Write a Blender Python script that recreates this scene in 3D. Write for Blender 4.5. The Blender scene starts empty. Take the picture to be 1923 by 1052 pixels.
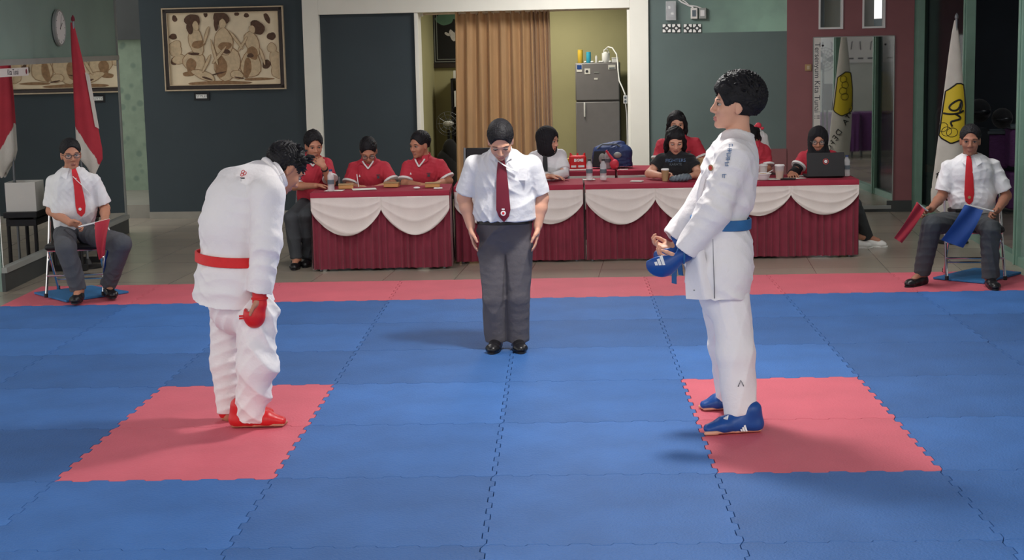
import bpy, math, random
import numpy as np
from mathutils import Vector, Matrix
random.seed(7); np.random.seed(7)
D = bpy.data; SC = bpy.context.scene; COL = SC.collection
PI = math.pi

# ------------------------------------------------------------------ camera
F_PX, PITCH, YAW, ROLL = 2993.114, .149, -.0319, -.021
CAM = np.array([2.3226, -5.9592, 1.9362])
def _axes(p, y, r):
    cp, sp = math.cos(p), math.sin(p)
    F = np.array([math.sin(y)*cp, math.cos(y)*cp, -sp]); R = np.array([math.cos(y), -math.sin(y), 0.]); U = np.cross(R, F)
    return R*math.cos(r)+U*math.sin(r), U*math.cos(r)-R*math.sin(r), F
AR, AU, AF = _axes(PITCH, YAW, ROLL)
cam = D.cameras.new('camera'); camo = D.objects.new('camera', cam); COL.objects.link(camo)
cam.sensor_width = 36.0; cam.lens = F_PX/1923*36.0; cam.clip_end = 200
camo.matrix_world = Matrix([list(AR)+[0], list(AU)+[0], list(-AF)+[0], [0,0,0,1]]).transposed()
camo.location = Vector(CAM)
SC.camera = camo
# ------------------------------------------------------------------ light and exposure
SC.view_settings.view_transform = 'Standard'; SC.view_settings.look = 'None'
SC.view_settings.gamma = 1; SC.view_settings.use_curve_mapping = False
SC.view_settings.exposure = EXPO = 0.0
W = D.worlds.new('world'); SC.world = W; W.use_nodes = True
W.node_tree.nodes['Background'].inputs[0].default_value = (1, .975, .95, 1)
W.node_tree.nodes['Background'].inputs[1].default_value = 1.3
SC.cycles.max_bounces = 6; SC.cycles.sample_clamp_indirect = 6
def area(name, loc, size, energy, color=(1,1,1), rot=(0,0,0), sy=None):
    l = D.lights.new(name, 'AREA'); l.energy = energy; l.color = color; l.size = size
    if sy: l.shape = 'RECTANGLE'; l.size_y = sy
    o = D.objects.new(name, l); COL.objects.link(o); o.location = loc; o.rotation_euler = rot
    return o
LAMP = (2.66, 3.0, 3.02)
area('main_lamp_light', (LAMP[0], LAMP[1], LAMP[2]-.06), .34, 82, (1, .97, .93))
area('store_fill_light', (8.0, 10.2, 3.0), .4, 7, (.9, .95, 1))  # unseen dim fill added to lift the dark behind the glass
area('back_room_light', (2.2, 13.6, 2.55), .6, 30, (1, .95, .82))
for _x, _y, _e in ((.3, 6.1, 22), (4.7, 6.1, 26), (.6, -2.6, 34), (4.4, -2.6, 38), (2.4, 10.4, 52)):  # unseen fill lamps added to brighten tables, uniforms and back wall
    area('hall_fill_light', (_x, _y, 3.0), 1.1, _e, (1, .98, .95))

# ------------------------------------------------------------------ materials
def rgb(r, g, b):      # sRGB 0-255 -> linear
    f = lambda c: (c/255/12.92) if c/255 <= .04045 else ((c/255+.055)/1.055)**2.4
    return (f(r), f(g), f(b))
def mat(name, col, rough=.6, var=.08, vscale=6, bump=0., bscale=60, metal=0., spec=.4, trans=0., alpha=1., rand=0., stretch=None, sheen=0., emis=None, col2=None):
    m = D.materials.new(name); m.use_nodes = True; nt = m.node_tree; N = nt.nodes; L = nt.links
    b = N['Principled BSDF']
    b.inputs['Roughness'].default_value = rough; b.inputs['Metallic'].default_value = metal
    b.inputs['Specular IOR Level'].default_value = spec
    b.inputs['Transmission Weight'].default_value = trans; b.inputs['Alpha'].default_value = alpha
    if sheen: b.inputs['Sheen Weight'].default_value = sheen
    tc = N.new('ShaderNodeTexCoord'); mp = N.new('ShaderNodeMapping'); L.new(tc.outputs['Object'], mp.inputs[0])
    if stretch: mp.inputs['Scale'].default_value = stretch
    nz = N.new('ShaderNodeTexNoise'); nz.inputs['Scale'].default_value = vscale; nz.inputs['Detail'].default_value = 5
    L.new(mp.outputs[0], nz.inputs['Vector'])
    mx = N.new('ShaderNodeMix'); mx.data_type = 'RGBA'
    c = col; lo = tuple(max(0, x*(1-var)) for x in c); hi = tuple(min(1, x*(1+var)) for x in c)
    if col2: lo, hi = c, col2
    mx.inputs['A'].default_value = (*lo, 1); mx.inputs['B'].default_value = (*hi, 1)
    rm = N.new('ShaderNodeMapRange'); rm.inputs[1].default_value = .3; rm.inputs[2].default_value = .7
    L.new(nz.outputs['Fac'], rm.inputs[0]); L.new(rm.outputs[0], mx.inputs['Factor'])
    out = mx.outputs['Result']
    if rand:
        oi = N.new('ShaderNodeObjectInfo'); hs = N.new('ShaderNodeHueSaturation')
        r2 = N.new('ShaderNodeMapRange'); r2.inputs[3].default_value = 1-rand; r2.inputs[4].default_value = 1+rand
        L.new(oi.outputs['Random'], r2.inputs[0]); L.new(r2.outputs[0], hs.inputs['Value']); L.new(out, hs.inputs['Color']); out = hs.outputs[0]
    L.new(out, b.inputs['Base Color'])
    if bump:
        n2 = N.new('ShaderNodeTexNoise'); n2.inputs['Scale'].default_value = bscale; n2.inputs['Detail'].default_value = 4
        L.new(mp.outputs[0], n2.inputs['Vector'])
        bp = N.new('ShaderNodeBump'); bp.inputs['Strength'].default_value = bump; bp.inputs['Distance'].default_value = .01
        L.new(n2.outputs['Fac'], bp.inputs['Height']); L.new(bp.outputs[0], b.inputs['Normal'])
    if emis:
        b.inputs['Emission Color'].default_value = (*emis[:3], 1); b.inputs['Emission Strength'].default_value = emis[3]
    return m
MT = {}
def M_(n, *a, **k):
    MT[n] = mat(n, *a, **k); return MT[n]
M_('mat_blue', rgb(56,102,164), .62, .12, 2.6, bump=.5, bscale=90, rand=.15, spec=.3)
M_('mat_red', rgb(204,98,112), .65, .07, 2.6, bump=.4, bscale=90, rand=.05, spec=.3)
M_('floor_tile', rgb(166,156,140), .22, .10, 1.2, spec=.5)
M_('wall_dark', rgb(59,70,76), .75, .06, 1.5, bump=.1, bscale=30)
M_('wall_green_dark', rgb(98,114,112), .7, .10, 1.4, bump=.1, bscale=30)
M_('wall_green', rgb(132,156,146), .7, .08, 1.6, bump=.1, bscale=30)
M_('white_paint', rgb(238,237,226), .6, .03, 3)
M_('white_plain', rgb(226,226,224), .6, .03, 5)
M_('yellow_wall', rgb(176,170,128), .8, .10, 1.2)
M_('maroon_wall', rgb(140,90,93), .55, .07, 4)
M_('maroon_dark', rgb(72,38,42), .6, .1, 4)
M_('base_tile', rgb(150,147,138), .4, .08, 5)
M_('base_dark', rgb(62,66,66), .5, .1, 4)
M_('alu_green', rgb(118,152,136), .45, .06, 8)
M_('frame_grey', rgb(150,154,150), .4, .05, 8)
M_('mirror', (.86,.88,.87), .02, .0, metal=1)
M_('glass', (.75,.85,.85), .03, 0, alpha=.10, spec=.3)
M_('glass_dark', rgb(22,26,32), .12, 0, alpha=.55, spec=.08)  # pane colour darkened in place of shade, hiding reflections of the lit hall
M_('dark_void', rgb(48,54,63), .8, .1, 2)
M_('black', rgb(24,24,27), .5, .15, 12)
M_('black_gloss', rgb(18,18,20), .18, .1, 12)
M_('black_cloth', rgb(26,27,31), .9, .2, 20, sheen=.2)
M_('chrome', (.8,.8,.8), .18, .02, metal=1)
M_('ceiling_paint', rgb(205,205,200), .8, .03, 2)
M_('curtain', rgb(178,140,98), .65, .12, 3, bump=.2, bscale=60, stretch=(3,3,.4), sheen=.2)
M_('maroon_cloth', rgb(122,34,54), .75, .12, 8, bump=.2, bscale=150, sheen=.2)
M_('top_cloth', rgb(150,38,60), .8, .08, 8, bump=.15, bscale=150)
M_('swag_cloth', rgb(214,206,200), .7, .03, 8, bump=.1, bscale=120)
M_('gi', rgb(236,232,232), .82, .025, 6, bump=.55, bscale=26, sheen=.15)
M_('shirt_white', rgb(224,224,226), .8, .03, 8, bump=.5, bscale=22)
M_('trouser_grey', rgb(92,88,92), .85, .10, 8, bump=.5, bscale=24)
M_('trouser_slate', rgb(78,80,86), .85, .10, 8, bump=.5, bscale=24)
M_('trouser_char', rgb(64,68,72), .85, .10, 8, bump=.5, bscale=24)
M_('polo_red', rgb(184,50,66), .8, .08, 10, bump=.4, bscale=24)
M_('skin_a', rgb(206,152,126), .5, .05, 14)
M_('skin_b', rgb(184,128,102), .5, .06, 14)
M_('skin_c', rgb(214,160,134), .5, .05, 14)
M_('skin_d', rgb(158,108,86), .5, .06, 14)
M_('lips', rgb(190,122,110), .45, .05, 20)
M_('lips_dark', rgb(152,98,84), .45, .05, 20)
M_('hair', rgb(26,25,28), .6, .3, 40, bump=.5, bscale=70, spec=.25)
M_('eye_white', rgb(176,164,154), .3, .02)
M_('eye_dark', rgb(28,20,18), .25, .1)
M_('belt_red', rgb(214,38,40), .6, .08, 20, bump=.2, bscale=150)
M_('belt_blue', rgb(44,104,158), .6, .08, 20, bump=.2, bscale=150)
M_('pad_red', rgb(206,34,38), .38, .06, 14)
M_('pad_blue', rgb(26,74,146), .38, .08, 14)
M_('tie_red', rgb(206,38,48), .6, .06, 20)
M_('tie_maroon', rgb(116,28,46), .6, .06, 20)
M_('leather_black', rgb(24,23,26), .32, .1, 12)
M_('white_mark', rgb(232,232,232), .5, .0)
M_('red_mark', rgb(206,50,44), .5, .0)
M_('blue_mark', rgb(96,124,160), .6, .0)
M_('dark_mark', rgb(60,62,70), .6, .0)
M_('yellow_mark', rgb(226,200,52), .6, .03)
M_('flag_red', rgb(180,50,64), .75, .08, 8, bump=.2, bscale=60)
M_('flag_white', rgb(214,210,200), .75, .05, 8, bump=.2, bscale=60)
M_('flag_blue', rgb(28,66,134), .75, .08, 8)
M_('wood', rgb(150,112,76), .5, .2, 6, stretch=(1,1,8))
M_('frame_dark', rgb(52,42,38), .35, .15, 10)
M_('frame_gold', rgb(196,178,150), .35, .1, 20)
M_('canvas', rgb(230,214,184), .8, .10, 5)
M_('sepia_dark', rgb(92,68,54), .8, .25, 30)
M_('sepia_mid', rgb(152,120,88), .8, .22, 25)
M_('sepia_light', rgb(208,186,152), .8, .12, 25)
M_('fridge', rgb(122,119,120), .42, .04, 10)
M_('clear', (.92,.95,.97), .05, 0, alpha=.35, spec=.8)
M_('bag_clear', (.86,.89,.88), .2, .05, alpha=.6, spec=.8)
M_('lamp_on', (1,1,1), .5, 0, emis=(1,.97,.92,6))
M_('box_food', rgb(190,140,86), .6, .1, 10)
M_('card', rgb(170,140,100), .8, .08, 10)
M_('paper', rgb(224,222,216), .8, .02)
M_('purple_cloth', rgb(108,66,118), .8, .2, 30, stretch=(1,1,6))
M_('hijab_black', rgb(22,22,27), .85, .2, 14, bump=.4, bscale=20)
M_('pink', rgb(214,62,80), .5, .05)
M_('bag_blue', rgb(44,62,108), .5, .1)
M_('yellow_can', rgb(206,172,60), .4, .05)
M_('cyan_can', rgb(52,158,188), .4, .05)
M_('wallpaper', rgb(128,146,128), .7, .15, 8, col2=rgb(142,160,140))
M_('grey_blue', rgb(96,108,116), .6, .1)
M_('pale_wall', rgb(196,200,190), .7, .05, 3)
M_('metal_grey', rgb(124,128,132), .4, .05, metal=.5)
M_('logo_red', rgb(196,66,66), .6, 0)
M_('led_white', rgb(240,240,236), .5, 0)

# ------------------------------------------------------------------ pixel -> world, walls
def ray(x, y): return AF + AR*(x-961.5)/F_PX - AU*(y-526)/F_PX
def PZ(x, y, Z=0.): d = ray(x, y); return CAM + d*(Z-CAM[2])/d[2]
def PY(x, y, Yw): d = ray(x, y); return CAM + d*(Yw-CAM[1])/d[1]
class Wall:
    def __init__(s, a, b):
        s.o = np.array([a[0], a[1], 0.]); u = np.array([b[0]-a[0], b[1]-a[1], 0.]); s.len = np.linalg.norm(u); s.u = u/s.len
        n = np.array([s.u[1], -s.u[0], 0.]); s.n = n
        if n @ (np.array([2.3, 5., 0]) - s.o) < 0: s.n = -n
    def hit(s, px, py, out=0.):
        d = ray(px, py); t = ((s.o + s.n*out - CAM) @ s.n)/(d @ s.n); p = CAM + d*t - s.o
        return p @ s.u, p[2]
    def p(s, a, z, out=0.): return s.o + s.u*a + s.n*out + np.array([0, 0, z])
BW = Wall((-2.458, 12.357), (6.204, 11.739))
LWL = Wall((-2.362, 10.97), (-2.29, 6.9))
RWL = Wall((6.344, 12.0), (6.187, 7.509))
FZ = -.025

# ------------------------------------------------------------------ mesh helpers
def root_loc(p):
    while p.parent is not None: p = p.parent
    return np.array(p.location)
class B:
    def __init__(s): s.v = []; s.f = []; s.mi = []
    def add(s, v, f, m=0):
        k = len(s.v); s.v += [tuple(map(float, q)) for q in v]; s.f += [tuple(i+k for i in g) for g in f]; s.mi += [m]*len(f); return s
    def box(s, c, d, rz=0., m=0, R=None):
        c = np.array(c, float); co = []
        for z in (-.5, .5):
            for x, y in ((-.5,-.5),(.5,-.5),(.5,.5),(-.5,.5)):
                q = np.array([x*d[0], y*d[1], z*d[2]])
                if R is not None: q = R @ q
                else: q = np.array([q[0]*math.cos(rz)-q[1]*math.sin(rz), q[0]*math.sin(rz)+q[1]*math.cos(rz), q[2]])
                co.append(c+q)
        return s.add(co, [(3,2,1,0),(4,5,6,7),(0,1,5,4),(1,2,6,5),(2,3,7,6),(3,0,4,7)], m)
    def wbox(s, w, a0, a1, z0, z1, o0, o1, m=0):
        co = [w.p(a, z, o) for z in (z0, z1) for a, o in ((a0,o0),(a1,o0),(a1,o1),(a0,o1))]
        f = [(3,2,1,0),(4,5,6,7),(0,1,5,4),(1,2,6,5),(2,3,7,6),(3,0,4,7)]
        return s.add(co, f, m)
    def tube(s, pts, r, n=10, cap=True, m=0, flat=None):
        pts = [np.array(p, float) for p in pts]; k = len(pts); rr = r if hasattr(r, '__len__') else [r]*k
        up = None; V = []
        for i, p in enumerate(pts):
            t = pts[min(i+1, k-1)] - pts[max(i-1, 0)]; t = t/(np.linalg.norm(t)+1e-9)
            if up is None:
                a = np.array([0,0,1.]) if abs(t[2]) < .9 else np.array([1.,0,0]); up = np.cross(t, a)
            up = up - t*(up@t); up /= np.linalg.norm(up)+1e-9; w = np.cross(t, up)
            for j in range(n):
                an = 2*PI*j/n; V.append(p + (up*math.cos(an) + w*math.sin(an)*(flat or 1))*rr[i])
        F = [(i*n+j, i*n+(j+1)%n, (i+1)*n+(j+1)%n, (i+1)*n+j) for i in range(k-1) for j in range(n)]
        if cap: F += [tuple(range(n))[::-1], tuple(range((k-1)*n, k*n))]
        return s.add(V, F, m)
    def lathe(s, c, prof, n=20, m=0, axis=None):
        c = np.array(c, float); V = []
        ax = np.array([0,0,1.]) if axis is None else np.array(axis, float)/np.linalg.norm(axis)
        a = np.array([1.,0,0]) if abs(ax[0]) < .9 else np.array([0,1.,0]); e1 = np.cross(ax, a); e1 /= np.linalg.norm(e1); e2 = np.cross(ax, e1)
        for r, z in prof:
            for j in range(n):
                an = 2*PI*j/n; V.append(c + e1*r*math.cos(an) + e2*r*math.sin(an) + ax*z)
        k = len(prof); F = [(i*n+j, i*n+(j+1)%n, (i+1)*n+(j+1)%n, (i+1)*n+j) for i in range(k-1) for j in range(n)]
        F += [tuple(range(n))[::-1], tuple(range((k-1)*n, k*n))]
        return s.add(V, F, m)
    def grid(s, fn, nu, nv, m=0, thick=0., nrm=None):
        P = [np.array(fn(i/nu, j/nv), float) for i in range(nu+1) for j in range(nv+1)]; W_ = nv+1
        F = [(i*W_+j, (i+1)*W_+j, (i+1)*W_+j+1, i*W_+j+1) for i in range(nu) for j in range(nv)]
        if thick:
            n_ = np.array(nrm, float)*thick; K = len(P); Q = [p-n_ for p in P]
            F2 = [tuple(k+K for k in f[::-1]) for f in F]
            E = []
            for i in range(nu): E.append(((i+1)*W_, i*W_, i*W_+K, (i+1)*W_+K)); E.append((i*W_+nv, (i+1)*W_+nv, (i+1)*W_+nv+K, i*W_+nv+K))
            for j in range(nv): E.append((j, j+1, j+1+K, j+K)); E.append((nu*W_+j+1, nu*W_+j, nu*W_+j+K, nu*W_+j+1+K))
            return s.add(P+Q, F+F2+E, m)
        return s.add(P, F, m)
    def ellipsoid(s, c, r, R=None, n=16, k=10, m=0):
        c = np.array(c, float); V = []; R = np.eye(3) if R is None else R
        for i in range(1, k):
            th = PI*i/k
            for j in range(n):
                ph = 2*PI*j/n; V.append(c + R @ np.array([r[0]*math.sin(th)*math.cos(ph), r[1]*math.sin(th)*math.sin(ph), r[2]*math.cos(th)]))
        V += [c + R @ np.array([0,0,r[2]]), c - R @ np.array([0,0,r[2]])]; T = len(V)-2
        F = [(i*n+j, (i+1)*n+j, (i+1)*n+(j+1)%n, i*n+(j+1)%n) for i in range(k-2) for j in range(n)]
        F += [(T, j, (j+1)%n) for j in range(n)] + [(T+1, (k-2)*n+(j+1)%n, (k-2)*n+j) for j in range(n)]
        return s.add(V, F, m)
    def poly(s, pts, nrm, th, m=0):
        pts = [np.array(p, float) for p in pts]; n_ = np.array(nrm, float); k = len(pts)
        V = [p+n_*th for p in pts] + pts
        F = [tuple(range(k)), tuple(range(2*k-1, k-1, -1))] + [(i, i+k, (i+1)%k+k, (i+1)%k) for i in range(k)]
        return s.add(V, F, m)
    def make(s, name, mats, parent=None, smooth=True, ang=40, bevel=0.):
        me = D.meshes.new(name); V = np.array(s.v)
        if not isinstance(mats, (list, tuple)): mats = [mats]
        if parent is not None: loc = root_loc(parent)
        else: loc = np.array([(V[:,0].min()+V[:,0].max())/2, (V[:,1].min()+V[:,1].max())/2, V[:,2].min()])
        me.from_pydata([tuple(q) for q in V-loc], [], s.f)
        for mm in mats: me.materials.append(MT[mm] if isinstance(mm, str) else mm)
        me.polygons.foreach_set('material_index', s.mi)
        me.polygons.foreach_set('use_smooth', [smooth]*len(s.f))
        import bmesh
        bm = bmesh.new(); bm.from_mesh(me); bmesh.ops.recalc_face_normals(bm, faces=bm.faces); bm.to_mesh(me); bm.free()
        if smooth: me.set_sharp_from_angle(angle=math.radians(ang))
        me.update(); o = D.objects.new(name, me); COL.objects.link(o)
        if parent is not None: o.parent = parent
        else: o.location = loc
        if bevel:
            md = o.modifiers.new('bevel', 'BEVEL'); md.width = bevel; md.segments = 2; md.limit_method = 'ANGLE'
        return o
def tag(o, label=None, cat=None, group=None, kind=None):
    if label: o['label'] = label
    if cat: o['category'] = cat
    if group: o['group'] = group
    if kind: o['kind'] = kind
    return o
def thing(name, loc, label, cat, group=None):
    o = D.objects.new(name, None); COL.objects.link(o); o.location = loc; o.empty_display_size = .1
    return tag(o, label, cat, group)
def struct(o): o['kind'] = 'structure'; return o
def copy_tree(o, parent=None):
    c = o.copy(); COL.objects.link(c)
    if parent is not None: c.parent = parent
    for ch in [x for x in o.children]: copy_tree(ch, c)
    return c
def rotm(f, u):
    f = np.array(f, float); f /= np.linalg.norm(f); u = np.array(u, float); u = u - f*(u@f); u /= np.linalg.norm(u)
    return np.stack([np.cross(f, u), f, u], 1)    # columns: right, forward, up

M_('lens_glass', (.85,.9,.9), .05, 0, alpha=.07, spec=.3)
M_('led_screen', rgb(30,32,38), .3, .05)
# ------------------------------------------------------------------ room shell
b = B(); b.box((3, 4, FZ-.05), (20, 30, .1)); floor = struct(b.make('floor', 'floor_tile', smooth=False))
nt = MT['floor_tile'].node_tree
def floor_nodes():
    N, L = nt.nodes, nt.links; bs = N['Principled BSDF']; src = bs.inputs['Base Color'].links[0].from_socket
    tc = N.new('ShaderNodeTexCoord'); mp = N.new('ShaderNodeMapping'); mp.inputs['Rotation'].default_value = (0, 0, .071)
    br = N.new('ShaderNodeTexBrick'); br.offset = 0; br.inputs['Scale'].default_value = 1; br.inputs['Brick Width'].default_value = .6; br.inputs['Row Height'].default_value = .6
    br.inputs['Mortar Size'].default_value = .004; br.inputs['Color1'].default_value = (1,1,1,1); br.inputs['Color2'].default_value = (.82,.84,.86,1); br.inputs['Mortar'].default_value = (.5,.5,.5,1)
    L.new(tc.outputs['Object'], mp.inputs[0]); L.new(mp.outputs[0], br.inputs['Vector'])
    mx = N.new('ShaderNodeMix'); mx.data_type = 'RGBA'; mx.blend_type = 'MULTIPLY'; mx.inputs['Factor'].default_value = 1
    L.new(src, mx.inputs['A']); L.new(br.outputs['Color'], mx.inputs['B']); L.new(mx.outputs['Result'], bs.inputs['Base Color'])
floor_nodes()
CZ = 3.2
b = B(); b.box((2.4, 6.5, CZ+.05), (11, 17, .1)); struct(b.make('ceiling', 'ceiling_paint', smooth=False))

H = lambda px, py=200, out=0.: BW.hit(px, py, out)
s_pL, s_pLi, s_j, s_j2, s_pRi, s_pR, s_red, s_end = [H(px)[0] for px in (576, 606, 783, 790, 1184, 1219, 1477, 1714)]
# dark wall behind the painting, dark panel inside the portal
b = B(); b.wbox(BW, 0, s_pL, FZ, CZ, -.2, 0); b.wbox(BW, s_pLi, s_j, FZ, 2.3, -.2, -.02); struct(b.make('wall_back', 'wall_dark', smooth=False))
b = B(); b.wbox(BW, s_pL, s_pLi, FZ, CZ, -.22, .05); b.wbox(BW, s_pRi, s_pR, FZ, CZ, -.22, .05); b.wbox(BW, s_pLi, s_pRi, 2.27, CZ, -.22, .05)
struct(b.make('trim_1', 'white_paint', smooth=False, bevel=.004))
b = B(); b.wbox(BW, s_j, s_j2, FZ, 2.27, -.2, .03); struct(b.make('trim_2', 'white_paint', smooth=False, bevel=.004))
b = B(); b.wbox(BW, s_pRi-.03, s_pRi, FZ, 2.25, -.16, .02); struct(b.make('trim_3', 'white_paint', smooth=False, bevel=.003))
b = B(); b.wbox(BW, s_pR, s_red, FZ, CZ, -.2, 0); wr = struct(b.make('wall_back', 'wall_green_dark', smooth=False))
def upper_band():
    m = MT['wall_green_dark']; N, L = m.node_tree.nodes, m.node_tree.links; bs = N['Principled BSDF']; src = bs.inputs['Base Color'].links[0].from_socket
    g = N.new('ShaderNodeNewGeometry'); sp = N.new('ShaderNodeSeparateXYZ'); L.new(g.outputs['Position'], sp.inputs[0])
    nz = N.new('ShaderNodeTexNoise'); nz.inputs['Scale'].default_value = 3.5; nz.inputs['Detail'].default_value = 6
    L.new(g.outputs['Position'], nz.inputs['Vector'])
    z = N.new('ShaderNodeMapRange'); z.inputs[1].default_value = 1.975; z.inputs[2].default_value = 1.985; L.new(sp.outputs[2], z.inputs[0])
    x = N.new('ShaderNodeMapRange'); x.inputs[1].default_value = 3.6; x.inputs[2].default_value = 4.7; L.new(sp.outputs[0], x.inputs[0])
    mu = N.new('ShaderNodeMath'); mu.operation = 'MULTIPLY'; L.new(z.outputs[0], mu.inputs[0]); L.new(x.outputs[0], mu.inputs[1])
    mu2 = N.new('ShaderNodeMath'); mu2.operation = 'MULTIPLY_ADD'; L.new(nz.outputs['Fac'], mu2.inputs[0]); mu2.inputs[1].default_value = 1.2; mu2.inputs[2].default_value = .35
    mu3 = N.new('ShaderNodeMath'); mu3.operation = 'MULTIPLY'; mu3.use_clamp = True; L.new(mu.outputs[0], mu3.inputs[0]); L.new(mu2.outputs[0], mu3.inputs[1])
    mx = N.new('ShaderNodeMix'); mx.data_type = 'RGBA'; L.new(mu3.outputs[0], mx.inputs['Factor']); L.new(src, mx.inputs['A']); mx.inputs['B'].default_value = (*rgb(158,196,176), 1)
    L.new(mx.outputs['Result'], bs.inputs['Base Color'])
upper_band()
b = B(); b.wbox(BW, H(1432)[0], s_red, FZ, .69, 0, .03); struct(b.make('trim_4', 'maroon_wall', smooth=False))
# red wall with two windows
w = [H(px, 30)[0] for px in (1537, 1583, 1619, 1662)]; wz0, wz1 = 1.99, 2.75
b = B()
for a0, a1, z0, z1 in ((s_red, w[0], FZ, CZ), (w[0], w[1], FZ, wz0), (w[0], w[1], wz1, CZ), (w[1], w[2], FZ, CZ), (w[2], w[3], FZ, wz0), (w[2], w[3], wz1, CZ), (w[3], s_end, FZ, CZ)):
    b.wbox(BW, a0, a1, z0, z1, -.14, .02)
struct(b.make('wall_back', 'maroon_wall', smooth=False))
M_('window_view_grey', rgb(176,190,186), .7, .15, 3); M_('outside_bright', rgb(235,240,245), .8, .05, emis=(.9,.95,1,1.2))
for k in (0, 2):
    b = B(); fr = .02
    b.wbox(BW, w[k], w[k]+fr, wz0, wz1, -.1, .03); b.wbox(BW, w[k+1]-fr, w[k+1], wz0, wz1, -.1, .03); b.wbox(BW, w[k], w[k+1], wz0, wz0+fr, -.1, .035); b.wbox(BW, w[k], w[k+1], wz1-fr, wz1, -.1, .03)
    wo = struct(b.make('window_%d' % (k//2+1), 'white_plain', smooth=False))
    b = B(); b.wbox(BW, w[k]+fr, w[k+1]-fr, wz0+fr, wz1-fr, -.05, -.045); b.make('window_pane', 'glass', wo, smooth=False)
# outside behind the windows: grey corridor wall, bright yard, a roof
b = B(); b.wbox(BW, w[0]-.3, w[1]+.15, 1.2, 3.4, -.95, -.9); struct(b.make('wall_corridor', 'yellow_wall', smooth=False))
b = B(); b.wbox(BW, w[0]-.3, w[0]+.12, 1.2, 3.4, -.9, -.6); struct(b.make('wall_corridor', 'grey_blue', smooth=False))
b = B(); b.wbox(BW, w[1]+.12, w[2]+.17, 1.2, 3.4, -.9, -.35); struct(b.make('wall_corridor', 'pale_wall', smooth=False))
a0 = w[2]+.19
b = B(); b.add([BW.p(a0-.5, 1.9, -4), BW.p(a0+1.6, 1.9, -4), BW.p(a0+1.6, 1.93, -4), BW.p(a0+1.0, 2.14, -4), BW.p(a0+.2, 2.12, -4), BW.p(a0-.5, 1.98, -4),
  BW.p(a0-.5, 1.9, -6), BW.p(a0+1.6, 1.9, -6), BW.p(a0+1.6, 1.93, -6), BW.p(a0+1.0, 2.14, -6), BW.p(a0+.2, 2.12, -6), BW.p(a0-.5, 1.98, -6)],
  [(0,1,2,3,4,5), (11,10,9,8,7,6), (5,4,10,11), (4,3,9,10), (3,2,8,9), (0,5,11,6), (2,1,7,8), (1,0,6,7)])
b.wbox(BW, a0-.4, a0+1.5, FZ, 1.9, -5.8, -4.2)
tag(b.make('outdoor_roof', 'grey_blue', smooth=False), 'grey blue roof seen through the right small window of the red wall', 'roof')
# dark skirting
b = B(); b.wbox(BW, s_red, s_end, FZ, .1, .02, .035); struct(b.make('baseboard_back', 'base_dark', smooth=False))
b = B(); b.wbox(BW, 0, s_pL, FZ, .055, 0, .015); struct(b.make('baseboard_back', 'base_tile', smooth=False))
# recess at the left end
b = B(); b.wbox(BW, -1.6, .6, .1, 2.05, -2.2, -2.0); struct(b.make('wall_recess', 'wallpaper', smooth=False))
def wallpaper():
    m = MT['wallpaper']; N, L = m.node_tree.nodes, m.node_tree.links; bs = N['Principled BSDF']; src = bs.inputs['Base Color'].links[0].from_socket
    tc = N.new('ShaderNodeTexCoord'); vo = N.new('ShaderNodeTexVoronoi'); vo.inputs['Scale'].default_value = 7; L.new(tc.outputs['Object'], vo.inputs['Vector'])
    r = N.new('ShaderNodeMapRange'); r.inputs[1].default_value = .22; r.inputs[2].default_value = .36; r.inputs[3].default_value = .6; r.inputs[4].default_value = 0; L.new(vo.outputs['Distance'], r.inputs[0])
    mx = N.new('ShaderNodeMix'); mx.data_type = 'RGBA'; L.new(r.outputs[0], mx.inputs['Factor']); L.new(src, mx.inputs['A']); mx.inputs['B'].default_value = (*rgb(96,118,108), 1)
    L.new(mx.outputs['Result'], bs.inputs['Base Color'])
wallpaper()
b = B(); b.wbox(BW, -1.6, .6, 2.05, CZ, -2.2, -1.9); struct(b.make('wall_recess', 'base_dark', smooth=False))
b = B(); b.wbox(BW, -1.6, 0, FZ, .13, -2.2, -.1); b.wbox(BW, 0, .6, FZ, .13, -2.2, -.2); struct(b.make('trim_5', 'base_tile', smooth=False))
# left wall with its mirror
L_ = LWL.len
b = B(); b.wbox(LWL, 0, L_, FZ, CZ, -.2, 0); b.wbox(LWL, L_-.2, L_, FZ, CZ, -3, -.2); struct(b.make('wall_left', 'wall_green', smooth=False))
b = B(); b.wbox(LWL, -.01, L_+.01, FZ, .13, 0, .03); struct(b.make('baseboard_left', 'base_dark', smooth=False))
b = B(); b.wbox(LWL, -.012, 0.0, FZ, CZ, -.2, .02); struct(b.make('trim_6', 'frame_grey', smooth=False))
t = thing('wall_mirror', LWL.p(2, .13, .02), 'large mirror along the left wall reflecting the painting and flag', 'mirror')
b = B(); b.wbox(LWL, .03, L_-.02, .165, 1.83, .002, .012); b.make('mirror_glass', 'mirror', t, smooth=False)
b = B(); b.wbox(LWL, 0, L_, 1.82, 1.87, .002, .03); b.wbox(LWL, 0, L_, .13, .175, .002, .045); b.wbox(LWL, .0, .03, .17, 1.83, .002, .02); b.make('mirror_frame', 'frame_grey', t, smooth=False)
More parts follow.
